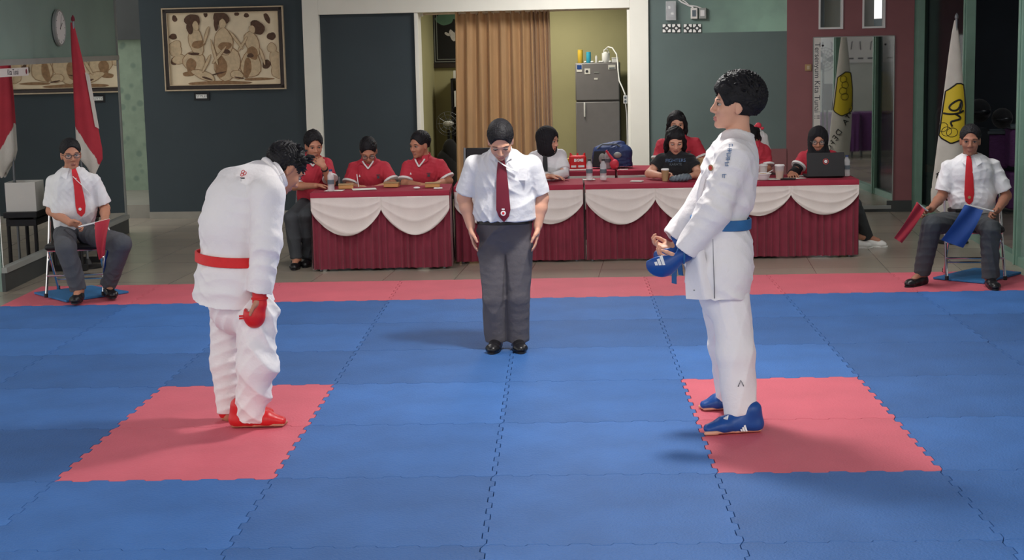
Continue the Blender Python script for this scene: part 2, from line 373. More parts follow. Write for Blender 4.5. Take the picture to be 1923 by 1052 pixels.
# text helper: flat raised letters
def text_obj(body, name, size, loc, R, matn, parent, extrude=.001, align='CENTER'):
    c = D.curves.new(name, 'FONT'); c.body = body; c.size = size; c.extrude = extrude; c.align_x = align; c.align_y = 'CENTER'
    o = D.objects.new(name, c); COL.objects.link(o)
    dg = bpy.context.evaluated_depsgraph_get(); me = D.meshes.new_from_object(o.evaluated_get(dg)); D.objects.remove(o)
    me.materials.clear(); me.materials.append(MT[matn])
    V = np.array([v.co for v in me.vertices]); V = V @ np.array(R).T + np.array(loc) - root_loc(parent)
    me.vertices.foreach_set('co', V.ravel()); me.update()
    o = D.objects.new(name, me); COL.objects.link(o); o.parent = parent
    return o
def wallR(w, flip=1):   # columns: right (as seen from the room), up, out
    u = w.u*flip; n = w.n
    r = np.cross(np.array([0,0,1.]), n); return np.stack([r, np.array([0,0,1.]), n], 1)
# paper strip stuck on the left mirror
a1, z1 = LWL.hit(53, 134, .013)
t = thing('paper_strip', LWL.p(a1, z1-.04, .014), 'white paper strip of handwritten words stuck on the left mirror', 'sign')
b = B(); b.wbox(LWL, a1, L_-.05, z1-.035, z1+.035, .012, .015); b.make('paper', 'paper', t, smooth=False)
text_obj('Kita Tunai', 'lettering', .07, LWL.p(a1+.42, z1, .0155), wallR(LWL), 'dark_mark', t, .0005)
b = B(); b.lathe(LWL.p(a1+.06, z1, .0152), [(.022, 0), (.022, .001)], 12, axis=LWL.n); b.make('red_dot', 'tie_maroon', t)
# clock
a, z = LWL.hit(112, 52, .03)
t = thing('wall_clock', LWL.p(a, z-.17, 0), 'round white wall clock above the left mirror', 'clock')
b = B(); b.lathe(LWL.p(a, z, 0), [(.15, 0), (.168, .012), (.168, .035), (.155, .045), (.15, .036), (.02, .036)], 36, axis=LWL.n); b.make('case', 'frame_grey', t)
b = B(); b.lathe(LWL.p(a, z, .036), [(.152, 0), (.152, .002)], 36, axis=LWL.n); b.make('dial', 'white_plain', t)
Rw = wallR(LWL)
def seg(c, ang, r0, r1, wd, out):
    d = Rw[:,0]*math.sin(ang)+Rw[:,1]*math.cos(ang); s_ = Rw[:,0]*math.cos(ang)-Rw[:,1]*math.sin(ang)
    bb = B(); bb.poly([c+d*r0+s_*wd, c+d*r1+s_*wd, c+d*r1-s_*wd, c+d*r0-s_*wd], Rw[:,2], .001); return bb
c0 = LWL.p(a, z, .0385)
seg(c0, math.radians(55), -.02, .075, .005, 0).make('hour_hand', 'black', t); seg(c0, math.radians(20), -.02, .11, .0035, 0).make('minute_hand', 'black', t)
b = B()
for k in range(12):
    q = seg(c0, k*PI/6, .125, .143, .003, 0); b.add(q.v, q.f)
b.make('hour_marks', 'dark_mark', t)

# ------------------------------------------------------------------ back room through the portal
b = B(); b.wbox(BW, -.3+s_j, s_pRi+.0, FZ, 2.6, -2.9, -2.75); struct(b.make('wall_backroom', 'yellow_wall', smooth=False))
b = B(); b.wbox(BW, s_j-.35, s_j-.2, FZ, 2.6, -2.9, -.2); struct(b.make('wall_backroom', 'yellow_wall', smooth=False))
b = B(); b.wbox(BW, s_pRi+.0, s_pRi+.15, FZ, 2.6, -2.9, -.22); struct(b.make('wall_backroom', 'wall_green_dark', smooth=False))
b = B(); b.wbox(BW, s_j-.35, s_pRi+.15, 2.6, 2.7, -2.9, -.2); struct(b.make('ceiling', 'ceiling_paint', smooth=False))
# curtain and rod
zr = BW.hit(960, 24, -.3)[1]; c0, c1 = BW.hit(858, 100, -.3)[0], BW.hit(1034, 100, -.3)[0]
t = thing('curtain_rod', BW.p((s_j2+s_pRi)/2, zr, -.3), 'brass curtain rod spanning the white portal', 'curtain rod')
b = B(); b.tube([BW.p(s_j2-.02, zr+.005, -.24), BW.p(s_pRi+.01, zr+.02, -.24)], .012); b.make('rod', 'frame_gold', t)
b = B()
for a in (s_j2+.0, s_pRi-.02): b.lathe(BW.p(a, zr, -.24), [(.02, -.02), (.022, .02)], 12, axis=BW.u)
b.make('end_cap', 'white_paint', t)
t = thing('curtain', BW.p((c0+c1)/2, FZ, -.3), 'long golden brown curtain hanging in eyelet pleats in the portal', 'curtain')
rs = np.random.RandomState(3); ph = [.0]
xs = np.linspace(0, 1, 241)
dens = 1+1.6*(xs > .78); cum = np.cumsum(dens); cum = cum/cum[-1]*11.5*2*PI
fold = np.sin(cum+.6*np.sin(cum*.37))
def cur(u, v):
    i = int(round(u*240)); fo = fold[i]; am = .028 + .022*v
    sway = .035*math.sin(7*u+1.5)*v
    return BW.p(c0+(c1-c0)*u + (u-.5)*.06*v + .004*fo*v, zr+.035-(zr+.035-FZ-.02)*v, -.3 + .06 + fo*am + sway*.5 + .008*math.sin(cum[i]*2+3*v))
b = B(); b.grid(cur, 240, 24, thick=.004, nrm=BW.n); b.make('drape', 'curtain', t)
b = B()
for k in range(11):
    a = c0+(c1-c0)*(k+.5)/11; b.lathe(BW.p(a, zr+.01, -.24), [(.02, -.004), (.026, -.004), (.026, .004), (.02, .004)], 14, axis=BW.u)
b.make('eyelets', 'frame_gold', t)
# fridge
fo_ = -2.05
a0, z1 = BW.hit(1080, 119, fo_); a1, _ = BW.hit(1163, 119, fo_); _, zg = BW.hit(1120, 190, fo_)
t = thing('refrigerator', BW.p((a0+a1)/2, FZ, fo_-.28), 'dark grey two door refrigerator with magnets in the back room', 'refrigerator')
b = B(); b.wbox(BW, a0+.005, a1-.005, FZ+.03, z1, fo_-.55, fo_-.05); b.wbox(BW, a0+.03, a1-.03, FZ, FZ+.03, fo_-.5, fo_-.1); b.make('body', 'fridge', t, bevel=.008)
b = B(); b.wbox(BW, a0, a1, zg+.008, z1, fo_-.048, fo_); b.make('door', 'fridge', t, bevel=.012)
b = B(); b.wbox(BW, a0, a1, FZ+.05, zg-.008, fo_-.048, fo_); d2 = b.make('door', 'fridge', t, bevel=.012)
hz = BW.hit(1098, 206, fo_)
b = B(); b.wbox(BW, hz[0]-.01, hz[0]+.01, hz[1]-.09, hz[1]+.09, fo_, fo_+.02); b.make('handle', 'white_plain', d2, bevel=.004)
def sticker(px, py, w_, h_, m, name, top='paper', out=fo_, par=None):
    a, z = BW.hit(px, py, out)
    bb = B(); bb.wbox(BW, a-w_/2, a+w_/2, z-h_/2, z+h_/2, out, out+.004)
    return tag(bb.make(name, m, par or t, smooth=False))
for px, py, w_, h_, m in ((1088,128,.07,.09,'paper'), (1103,134,.07,.07,'paper'), (1149,126,.09,.055,'paper'), (1119,148,.045,.022,'paper'), (1120,136,.06,.012,'frame_grey')):
    s = sticker(px, py, w_, h_, m, 'magnet')
    a, z = BW.hit(px, py, fo_)
    if px == 1088: bb = B(); bb.wbox(BW, a-.03, a+.03, z-.015, z+.04, fo_+.004, fo_+.006); bb.make('print', 'cyan_can' if 0 else 'flag_blue', s)
    if px == 1103: bb = B(); bb.lathe(BW.p(a-.005, z, fo_+.004), [(.018, 0), (.018, .002)], 10, axis=BW.n); bb.make('print', 'dark_mark', s)
    if px == 1149: bb = B(); bb.wbox(BW, a-.035, a+.035, z-.02, z-.004, fo_+.004, fo_+.006); bb.make('print', 'grey_blue', s)
zt = z1
def on_fridge(px, out): return BW.p(BW.hit(px, 118, out)[0], zt, out)
def canister(px, r, h, m, name, label, cat, capm=None, neck=.5):
    c = on_fridge(px, fo_-.15); tt = thing(name, c, label, cat)
    b = B(); b.lathe(c, [(r*.9, 0), (r, .006), (r, h*.86), (r*.97, h*.88)], 18); b.make('body', m, tt)
    b = B(); b.lathe(c+[0,0,h*.88], [(r*neck, 0), (r*neck, h*.12-.003), (r*neck*.9, h*.12)], 16); b.make('cap', capm or m, tt)
    return tt
canister(1090, .034, .165, 'yellow_can', 'canister', 'tall yellow canister on top of the refrigerator', 'canister', neck=.95)
canister(1105.5, .030, .135, 'cyan_can', 'canister', 'turquoise canister on top of the refrigerator', 'canister', neck=.95)
canister(1120, .014, .09, 'white_plain', 'spray_bottle', 'slim white bottle on top of the refrigerator', 'bottle', neck=.6)
tt = canister(1138, .050, .135, 'white_plain', 'jug', 'white rounded plastic jug on top of the refrigerator', 'jug', neck=.45)
c = on_fridge(1138, fo_-.15); b = B(); b.tube([c+[-.03,0,.12], c+[-.02,0,.16], c+[.02,0,.16], c+[.04,0,.12]], .006); b.make('handle', 'white_plain', tt)
c = on_fridge(1155, fo_-.15); b = B(); b.box(c+[0,0,.025], (.08,.08,.05)); b.box(c+[0,0,.055], (.085,.085,.01)); tag(b.make('plastic_box', 'white_plain', bevel=.004), 'small white box on the right end of the refrigerator top', 'box')
b = B()
for px, r in ((1099,.012),(1112,.016),(1127,.016),(1131,.012),(1146,.016)):
    c = on_fridge(px, fo_-.08); b.ellipsoid(c+[0,0,.012], (r*1.3, .03, .014), n=10, k=6)
tag(b.make('crumpled_plastic', 'white_plain'), 'crumpled white plastic wrap lying between the bottles on the refrigerator', 'plastic wrap')
# cable and socket on the right of the fridge
so = s_pRi-.001
cs = BW.p(s_pRi-.002, BW.hit(1175, 187, -.7)[1], -1.0)
t = thing('extension_socket', cs, 'white extension socket hanging on its cable beside the refrigerator', 'socket')
def RP(px, py, o): a, z = BW.hit(px, py, o); return BW.p(a, z, o)
b = B(); c = RP(1174.5, 187, -.9); R = np.stack([BW.u, BW.n, [0,0,1.]], 1); b.box(c, (.048, .03, .095), R=R); b.make('socket_block', 'white_plain', t, bevel=.005)
b = B()
for dz in (-.02, .022): b.lathe(c+BW.n*.015+np.array([0,0,dz]), [(.014, 0), (.014, .003)], 12, axis=BW.n)
b.make('outlet', 'grey_blue', t)
pts = [RP(x, y, o) for x, y, o in ((1134,95,-2.2),(1142,88,-2.15),(1150,90,-2.0),(1158,102,-1.85),(1160,118,-1.7),(1161,135,-1.5),(1163,152,-1.3),(1169,165,-1.1),(1174,178,-.9))]
b = B(); b.tube(pts, .008, 8); b.tube([c-[0,0,.045], RP(1177,215,-.9), RP(1178,260,-.85), RP(1177,300,-.85)], .006, 8); b.make('cable', 'white_plain', t)
# framed koi picture
t = thing('framed_picture', RP(830, 128, -2.7), 'dark framed picture of leaves and fish behind the curtain', 'picture')
o_ = -2.745; fa0, fz1 = BW.hit(804, 28, o_); _, fz0 = BW.hit(804, 128, o_); fa1 = fa0+.85; fz1 = fz0+.85
b = B(); b.wbox(BW, fa0, fa1, fz0, fz1, o_, o_+.02); b.make('canvas', 'black', t, smooth=False)
b = B()
for a0_, a1_, z0_, z1_ in ((fa0,fa0+.06,fz0,fz1),(fa1-.06,fa1,fz0,fz1),(fa0,fa1,fz0,fz0+.06),(fa0,fa1,fz1-.06,fz1)): b.wbox(BW, a0_, a1_, z0_, z1_, o_, o_+.045)
b.make('frame', 'frame_dark', t, smooth=False, bevel=.006)
b = B()
for e in (.075, .105):
    for a0_, a1_, z0_, z1_ in ((fa0+e,fa0+e+.008,fz0+e,fz1-e),(fa1-e-.008,fa1-e,fz0+e,fz1-e),(fa0+e,fa1-e,fz0+e,fz0+e+.008),(fa0+e,fa1-e,fz1-e-.008,fz1-e)): b.wbox(BW, a0_, a1_, z0_, z1_, o_+.02, o_+.023)
b.make('border_line', 'frame_grey', t, smooth=False)
def blobp(w, a, z, ra, rz, out, ang=0., n=18, wob=.12, seed=0, bb=None, th=.0015):
    rr = random.Random(seed); q = []
    ps = [rr.uniform(0, 6) for _ in range(3)]
    for k in range(n):
        an = 2*PI*k/n; r = 1+wob*(math.sin(2*an+ps[0])+.6*math.sin(3*an+ps[1])+.4*math.sin(5*an+ps[2]))
        x, y = ra*r*math.cos(an), rz*r*math.sin(an); q.append(w.p(a+x*math.cos(ang)-y*math.sin(ang), z+x*math.sin(ang)+y*math.cos(ang), out))
    (bb or B()).poly(q, w.n, th); return bb
M_('leaf_green', rgb(96,132,112), .7, .15, 10); M_('koi_white', rgb(206,200,196), .7, .1, 30)
b = B(); blobp(BW, fa0+.22, fz1-.22, .11, .09, o_+.02, seed=1, bb=b); blobp(BW, fa0+.38, fz1-.16, .1, .06, o_+.0205, .3, seed=2, bb=b); blobp(BW, fa0+.62, fz1-.24, .12, .08, o_+.02, seed=8, bb=b); b.make('leaves', 'leaf_green', t)
b = B(); blobp(BW, fa0+.32, fz1-.44, .035, .09, o_+.022, .5, seed=3, bb=b); blobp(BW, fa0+.25, fz1-.42, .04, .02, o_+.022, -.5, seed=4, bb=b); blobp(BW, fa0+.38, fz1-.34, .02, .09, o_+.023, -.4, seed=5, bb=b); blobp(BW, fa0+.55, fz1-.5, .03, .1, o_+.022, .9, seed=6, bb=b); b.make('fish', 'koi_white', t)
# black shelf beside the curtain with things on it
a0, z1 = BW.hit(845, 148, -2.3)
t = thing('bookshelf', BW.p(a0+.25, FZ, -2.5), 'black open shelf partly hidden behind the curtain', 'shelf')
b = B()
for a in (a0, a0+.55): b.wbox(BW, a, a+.025, FZ, z1, -2.7, -2.35)
for k in range(5): zz = FZ+.05+(z1-.02-FZ-.05)*k/4; b.wbox(BW, a0, a0+.57, zz, zz+.02, -2.7, -2.35)
b.make('shelf_frame', 'black', t, smooth=False)
zs = [FZ+.07+(z1-.02-FZ-.05)*k/4 for k in range(5)]
for k, (m, hh, ww, lab) in enumerate((('paper',.2,.04,'white folder'),('yellow_mark',.18,.035,'yellow folder'),('paper',.15,.03,'thin white folder'))):
    b = B(); aa = a0+.04+k*.05; b.wbox(BW, aa, aa+ww, zs[3], zs[3]+hh, -2.55, -2.36); tag(b.make('folder', m, smooth=False), lab+' standing on the upper compartment of the black shelf', 'folder')
b = B(); b.wbox(BW, a0+.03, a0+.1, zs[4], zs[4]+.1, -2.5, -2.38); tag(b.make('small_box', 'paper', smooth=False, bevel=.005), 'small white box on top of the black shelf', 'box')
b = B(); b.lathe(BW.p(a0+.08, zs[2], -2.42), [(.03,0),(.034,.08),(.02,.12),(.012,.16)], 14); tag(b.make('jar', 'bag_clear'), 'glass jar on the middle compartment of the black shelf', 'jar')
# dark clutter: a standing fan with bags left of the curtain
fc = RP(842, 232, -2.1); fb = np.array([fc[0], fc[1], FZ])
t = thing('standing_fan', fb, 'dark standing fan with a pale head left of the brown curtain', 'fan')
b = B(); b.lathe(fb, [(.17,0),(.17,.02),(.05,.04),(.018,.06),(.016,fc[2]-FZ-.08)], 20); b.make('stand', 'black', t)
b = B(); b.ellipsoid(fc, (.07,.05,.035)); b.make('motor', 'white_plain', t)
b = B()
for k in range(10):
    an = 2*PI*k/10; d_ = np.array([math.cos(an), 0, math.sin(an)]); b.tube([fc+d_*.03+BW.n*.05, fc+d_*.12+BW.n*.065, fc+d_*.15+BW.n*.03], .003, 6)
for rr_ in (.06, .11, .15):
    b.tube([fc+np.array([math.cos(2*PI*k/24)*rr_, 0, math.sin(2*PI*k/24)*rr_])+BW.n*(.06 if rr_ < .13 else .03) for k in range(25)], .003, 6)
b.make('guard', 'metal_grey', t)
bc = RP(838, 290, -1.9)
b = B(); b.ellipsoid(np.array([bc[0], bc[1], .30]), (.16,.12,.32), n=20, k=14); b.ellipsoid(np.array([bc[0]+.05, bc[1], .52]), (.11,.08,.22)); tag(b.make('garment_bag', 'black_cloth'), 'dark bag of clothes leaning under the fan by the curtain', 'bag')

# ------------------------------------------------------------------ painting with three water carriers
a0, z1 = BW.hit(304, 17, .03); a1, z0 = BW.hit(536, 166, .03)
t = thing('framed_painting', BW.p((a0+a1)/2, z0, 0), 'large sepia painting of three women with water jars in a dark frame', 'painting')
b = B(); b.wbox(BW, a0+.02, a1-.02, z0+.02, z1-.02, .0, .02); b.make('canvas', 'canvas', t, smooth=False)
b = B(); e = .05
for q in ((a0,a0+e,z0,z1),(a1-e,a1,z0,z1),(a0,a1,z0,z0+e),(a0,a1,z1-e,z1)): b.wbox(BW, *q, 0, .04)
fr = b.make('frame', 'frame_dark', t, smooth=False, bevel=.01)
b = B()
for q in ((a0-.008,a0+.006,z0-.008,z1+.008),(a1-.006,a1+.008,z0-.008,z1+.008),(a0,a1,z0-.008,z0+.006),(a0,a1,z1-.006,z1+.008),(a0+e,a0+e+.008,z0+e,z1-e),(a1-e-.008,a1-e,z0+e,z1-e),(a0+e,a1-e,z0+e,z0+e+.008),(a0+e,a1-e,z1-e-.008,z1-e)): b.wbox(BW, *q, 0, .043)
b.make('gilt_edge', 'frame_gold', fr, smooth=False)
PW, PH = a1-a0, z1-z0
def PA(x, y): return a0+PW*x, z1-PH*y      # painting coordinates 0..1, y down
PB = B(); PMATS = ['sepia_light', 'sepia_mid', 'sepia_dark']
def blobs(items, m, o_, outline=0):
    for k, (x, y, rx, ry, an) in enumerate(items):
        a, z = PA(x, y)
        for g_, mm, dz in ((outline, 1, -.0009), (0, PMATS.index(m), 0)):
            if g_ == 0 and dz: continue
            n0 = len(PB.f); blobp(BW, a, z, rx*PW+g_*PW, ry*PH+g_*PW, o_+.0002*k+dz, an, wob=.09, seed=k+int(x*100), bb=PB, th=.0008); PB.mi[n0:] = [mm]*(len(PB.f)-n0)
blobs([(.45,.92,.25,.03,0),(.78,.88,.12,.02,0),(.2,.80,.06,.03,0)], 'sepia_mid', .02)
blobs([(.10,.12,.022,.04,0),(.36,.08,.018,.03,0),(.62,.08,.02,.025,.3),(.70,.10,.02,.03,0),(.87,.14,.02,.07,.5),(.08,.34,.03,.04,0),(.08,.64,.03,.05,.5),(.90,.36,.035,.05,0),(.85,.70,.04,.05,.4)], 'sepia_dark', .0205)
blobs([(.09,.50,.05,.09,.2),(.93,.66,.05,.12,0),(.12,.62,.05,.06,0),(.94,.78,.045,.1,0),(.10,.44,.04,.05,0),(.90,.50,.04,.05,0)], 'sepia_light', .0225, .004)
blobs([(.25,.66,.085,.14,.1),(.72,.70,.075,.17,-.1),(.52,.68,.115,.19,0)], 'sepia_light', .0245, .006)
blobs([(.22,.70,.045,.09,.1),(.69,.74,.035,.12,-.1),(.47,.72,.05,.14,.1)], 'sepia_mid', .0250)
blobs([(.27,.40,.060,.17,.1),(.50,.42,.070,.18,0),(.74,.44,.05,.16,.3),(.32,.82,.10,.05,-.3),(.60,.82,.05,.05,0)], 'sepia_light', .0265, .005)
blobs([(.29,.44,.055,.05,.1),(.51,.47,.06,.05,0),(.74,.56,.04,.09,.2)], 'sepia_mid', .0278)
blobs([(.25,.555,.045,.018,0),(.52,.535,.035,.026,0),(.72,.59,.03,.025,0),(.35,.86,.05,.012,-.3),(.45,.80,.06,.010,.2),(.62,.86,.04,.010,-.2)], 'sepia_dark', .0284)
blobs([(.36,.33,.010,.12,-.35),(.42,.55,.010,.16,.25),(.61,.40,.010,.14,.6),(.46,.58,.010,.14,-.7),(.66,.45,.010,.10,-.6),(.82,.60,.010,.11,.3),(.35,.68,.010,.13,-.5)], 'sepia_light', .0298, .004)
blobs([(.25,.15,.062,.085,.1),(.49,.13,.066,.085,0),(.79,.25,.05,.10,.5),(.225,.24,.026,.08,0),(.445,.21,.018,.07,0)], 'sepia_dark', .0312)
blobs([(.275,.215,.026,.055,0),(.50,.195,.026,.06,0),(.745,.27,.022,.05,.2)], 'sepia_light', .0325, .002)
PB.make('picture', PMATS, t, smooth=False)
# name plate
a, z = BW.hit(379, 181, .01)
t = thing('name_plate', BW.p(a, z-.04, 0), 'small dark plate with pale lettering below the large painting', 'sign')
b = B(); b.wbox(BW, a-.09, a+.09, z-.045, z+.045, 0, .012); b.make('plate', 'black', t, smooth=False)
b = B(); b.wbox(BW, a-.068, a+.06, z-.022, z+.022, .012, .014); b.make('panel', 'led_white', t, smooth=False)
text_obj('STYLES', 'lettering', .042, BW.p(a, z, .0142), wallR(BW), 'grey_blue', t, .0004)

# ------------------------------------------------------------------ electrics and vent blocks on the green wall
def elec(px, py, w_, h_, dpt, m, name, label, cat, bits=0):
    a, z = BW.hit(px, py, dpt); tt = thing(name, BW.p(a, z-h_/2, 0), label, cat)
    b = B(); b.wbox(BW, a-w_/2, a+w_/2, z-h_/2, z+h_/2, 0, dpt); b.make('housing', m, tt, smooth=False, bevel=.006)
    return tt, a, z
tt, a, z = elec(1260, 20, .115, .21, .07, 'clear', 'fuse_box', 'clear plastic meter box at the left of the green wall', 'electric box')
b = B(); b.wbox(BW, a-.035, a+.035, z-.07, z+.07, .01, .05); b.make('meter', 'metal_grey', tt)
b = B(); b.wbox(BW, a-.03, a-.005, z+.02, z+.05, .05, .056); b.wbox(BW, a+.0, a+.03, z-.045, z-.02, .05, .056); b.make('switch', 'white_plain', tt)
tt, a, z = elec(1303.5, 25, .075, .12, .05, 'paper', 'switch_box', 'cream electric box, left of the small pair on the green wall', 'electric box')
b = B(); b.wbox(BW, a-.02, a+.02, z-.035, z+.035, .05, .054); b.make('breaker', 'grey_blue', tt)
tt, a, z = elec(1319.5, 25, .08, .12, .05, 'frame_grey', 'switch_box', 'grey electric box, right of the small pair on the green wall', 'electric box')
b = B(); b.wbox(BW, a-.025, a+.02, z-.03, z+.035, .05, .054); b.make('breaker', 'white_plain', tt)
b = B(); b.tube([RP(1268,-6,.02), RP(1280,4,.02), RP(1292,10,.02), RP(1300,13,.02), RP(1303,17,.03)], .009, 8); b.tube([RP(1276,-4,.03), RP(1287,3,.03), RP(1294,10,.03), RP(1308,12,.03), RP(1318,16,.03)], .007, 8)
tag(b.make('electric_cable', 'white_plain'), 'white cables running to the two small electric boxes', 'cable')
for k, px in enumerate((1252, 1270, 1291.5, 1309)):
    a, z = BW.hit(px, 53, .01); hw = .047; tt = thing('vent_block', BW.p(a, z-.045, 0), ['first', 'second', 'third', 'fourth'][k] + ' from the left of the pierced vent blocks in the green wall', 'vent block', 'pierced vent blocks')
    b = B(); b.wbox(BW, a-hw, a+hw, z-hw, z+hw, 0, .012); b.make('block', 'base_dark', tt, smooth=False)
    b = B(); b.lathe(BW.p(a, z, .012), [(.014, 0), (.014, .002)], 12, axis=BW.n)
    for sx in (-1, 1):
        for sz in (-1, 1):
            c = [(.044*sx, .044*sz), (.044*sx, .012*sz), (.028*sx, .012*sz), (.012*sx, .028*sz), (.012*sx, .044*sz)]
            b.poly([BW.p(a+x, z+y, .012) for x, y in (c if sx*sz > 0 else c[::-1])], BW.n, .002)
    b.make('openings', 'led_white', tt, smooth=False)
a, z = BW.hit(1518, 127, .04)
tt = thing('light_switch', BW.p(a, z-.04, .02), 'small cream light switch on the red wall', 'switch'); b = B(); b.wbox(BW, a-.036, a+.036, z-.036, z+.036, .02, .032); b.make('plate', 'card', tt, bevel=.003)
b = B(); b.wbox(BW, a-.014, a+.014, z-.02, z+.02, .032, .038); b.make('rocker', 'frame_gold', tt)
# mirror on the red wall (its left edge stands further off the wall than its right edge)
_ml, _mr = BW.p(BW.hit(1528, 69, .10)[0], 0, .102), BW.p(BW.hit(1680, 69, .03)[0], 0, .030)
MW = Wall(_ml[:2], _mr[:2]); a0, a1 = 0., MW.len
(_, z1), z0 = BW.hit(1600, 69, .06), .02
t = thing('wall_mirror', MW.p(a1/2, z0, 0), 'tall mirror on the red wall reflecting the white flag', 'mirror')
b = B(); b.wbox(MW, a0, a1, z0, z1, -.008, 0); b.make('mirror_glass', 'mirror', t, smooth=False)
b = B()
for q in ((a0-.006,a0+.004,z0,z1),(a1-.004,a1+.006,z0,z1),(a0,a1,z1-.004,z1+.006),(a0,a1,z0-.01,z0+.03)): b.wbox(MW, *q, -.012, .004)
b.make('mirror_frame', 'frame_grey', t, smooth=False)
b = B()
for a_ in (a0+.03, a0+.4, a1-.05):
    for z_ in (.4, 1.5): b.tube([MW.p(a_, z_, -.008), MW.p(a_, z_, -.075 if a_ < .1 else (-.04 if a_ < .6 else -.012))], .012, 8)
b.make('mount', 'black', t)
tt = thing('paper_strip', MW.p(.04, 1.0, .004), 'white upright strip with handwritten words down the left edge of the red wall mirror', 'sign')
b = B(); b.wbox(MW, .004, .078, .85, z1-.0, 0, .0025); b.make('paper', 'paper', tt, smooth=False)
Rv = wallR(MW); Rv2 = np.stack([-Rv[:,1], Rv[:,0], Rv[:,2]], 1)
text_obj('Tersenyum Kita Tunai !!', 'lettering', .085, MW.p(.04, (1.0+z1)/2-.02, .0028), Rv2, 'dark_mark', tt, .0004)
b = B()
for a_ in (a0+.10, a1-.10): b.lathe(MW.p(a_, z1-.09, 0), [(.012, 0), (.012, .006)], 12, axis=MW.n)
b.make('mirror_screw', 'black', t)

# ------------------------------------------------------------------ glazed wall on the right
ys = [12.0, 9.63, 7.51, 5.35, 3.2, 1.1]
RU = RWL.u; RL = lambda y: (12.0-y)/abs(RU[1])
fr_o = []
for k, y in enumerate(ys):
    b = B(); a = RL(y); b.wbox(RWL, a-.055, a+.055, FZ, CZ, -.05, .04); b.wbox(RWL, a-.02, a+.02, FZ, CZ, .04, .055); struct(b.make('trim_%d' % (7+k), 'alu_green', smooth=False, bevel=.004))
b = B(); b.wbox(RWL, RL(12.0), RL(1.1), 2.62, 2.72, -.05, .04); b.wbox(RWL, RL(12), RL(1.1), FZ, .05, -.05, .03); struct(b.make('trim_13', 'alu_green', smooth=False))
b = B(); b.wbox(RWL, RL(12.2), RL(1.1), 2.72, CZ, -.1, .02); struct(b.make('wall_right', 'maroon_wall', smooth=False))
for k in range(5):
    if k == 1: continue                  # this bay stands open
    b = B(); b.wbox(RWL, RL(ys[k])+.055, RL(ys[k+1])-.055, .05, 2.62, -.005, .005); struct(b.make('window_%d' % (3+k), 'glass_dark' if k == 0 else 'glass', smooth=False))
b = B(); b.wbox(BW, s_end, s_end+.045, FZ, CZ, -.14, .005); b.wbox(BW, s_end+.045, s_end+.11, FZ, CZ, -.14, .03); struct(b.make('trim_15', 'alu_green', smooth=False))
# store room behind the glass
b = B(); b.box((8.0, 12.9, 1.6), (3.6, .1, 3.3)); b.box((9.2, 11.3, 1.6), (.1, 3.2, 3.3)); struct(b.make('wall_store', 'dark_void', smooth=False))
b = B(); b.box((9.25, 4.0, 1.6), (.1, 11.4, 3.3)); struct(b.make('wall_store', 'pale_wall', smooth=False))
b = B(); b.box((7.75, 2.6, 1.6), (2.9, .1, 3.3)); struct(b.make('wall_store', 'pale_wall', smooth=False))
b = B(); b.box((5.2, -9.0, 1.6), (4.4, .1, 3.3)); struct(b.make('wall_front_added', 'pale_wall', smooth=False))  # unseen partial wall added so the mirror does not reflect the bright world
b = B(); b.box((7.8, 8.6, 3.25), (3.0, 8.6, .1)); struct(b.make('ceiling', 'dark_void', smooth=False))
b = B(); b.box((8.0, 12.6, .13), (3.4, .3, .31)); struct(b.make('trim_14', 'grey_blue', smooth=False))
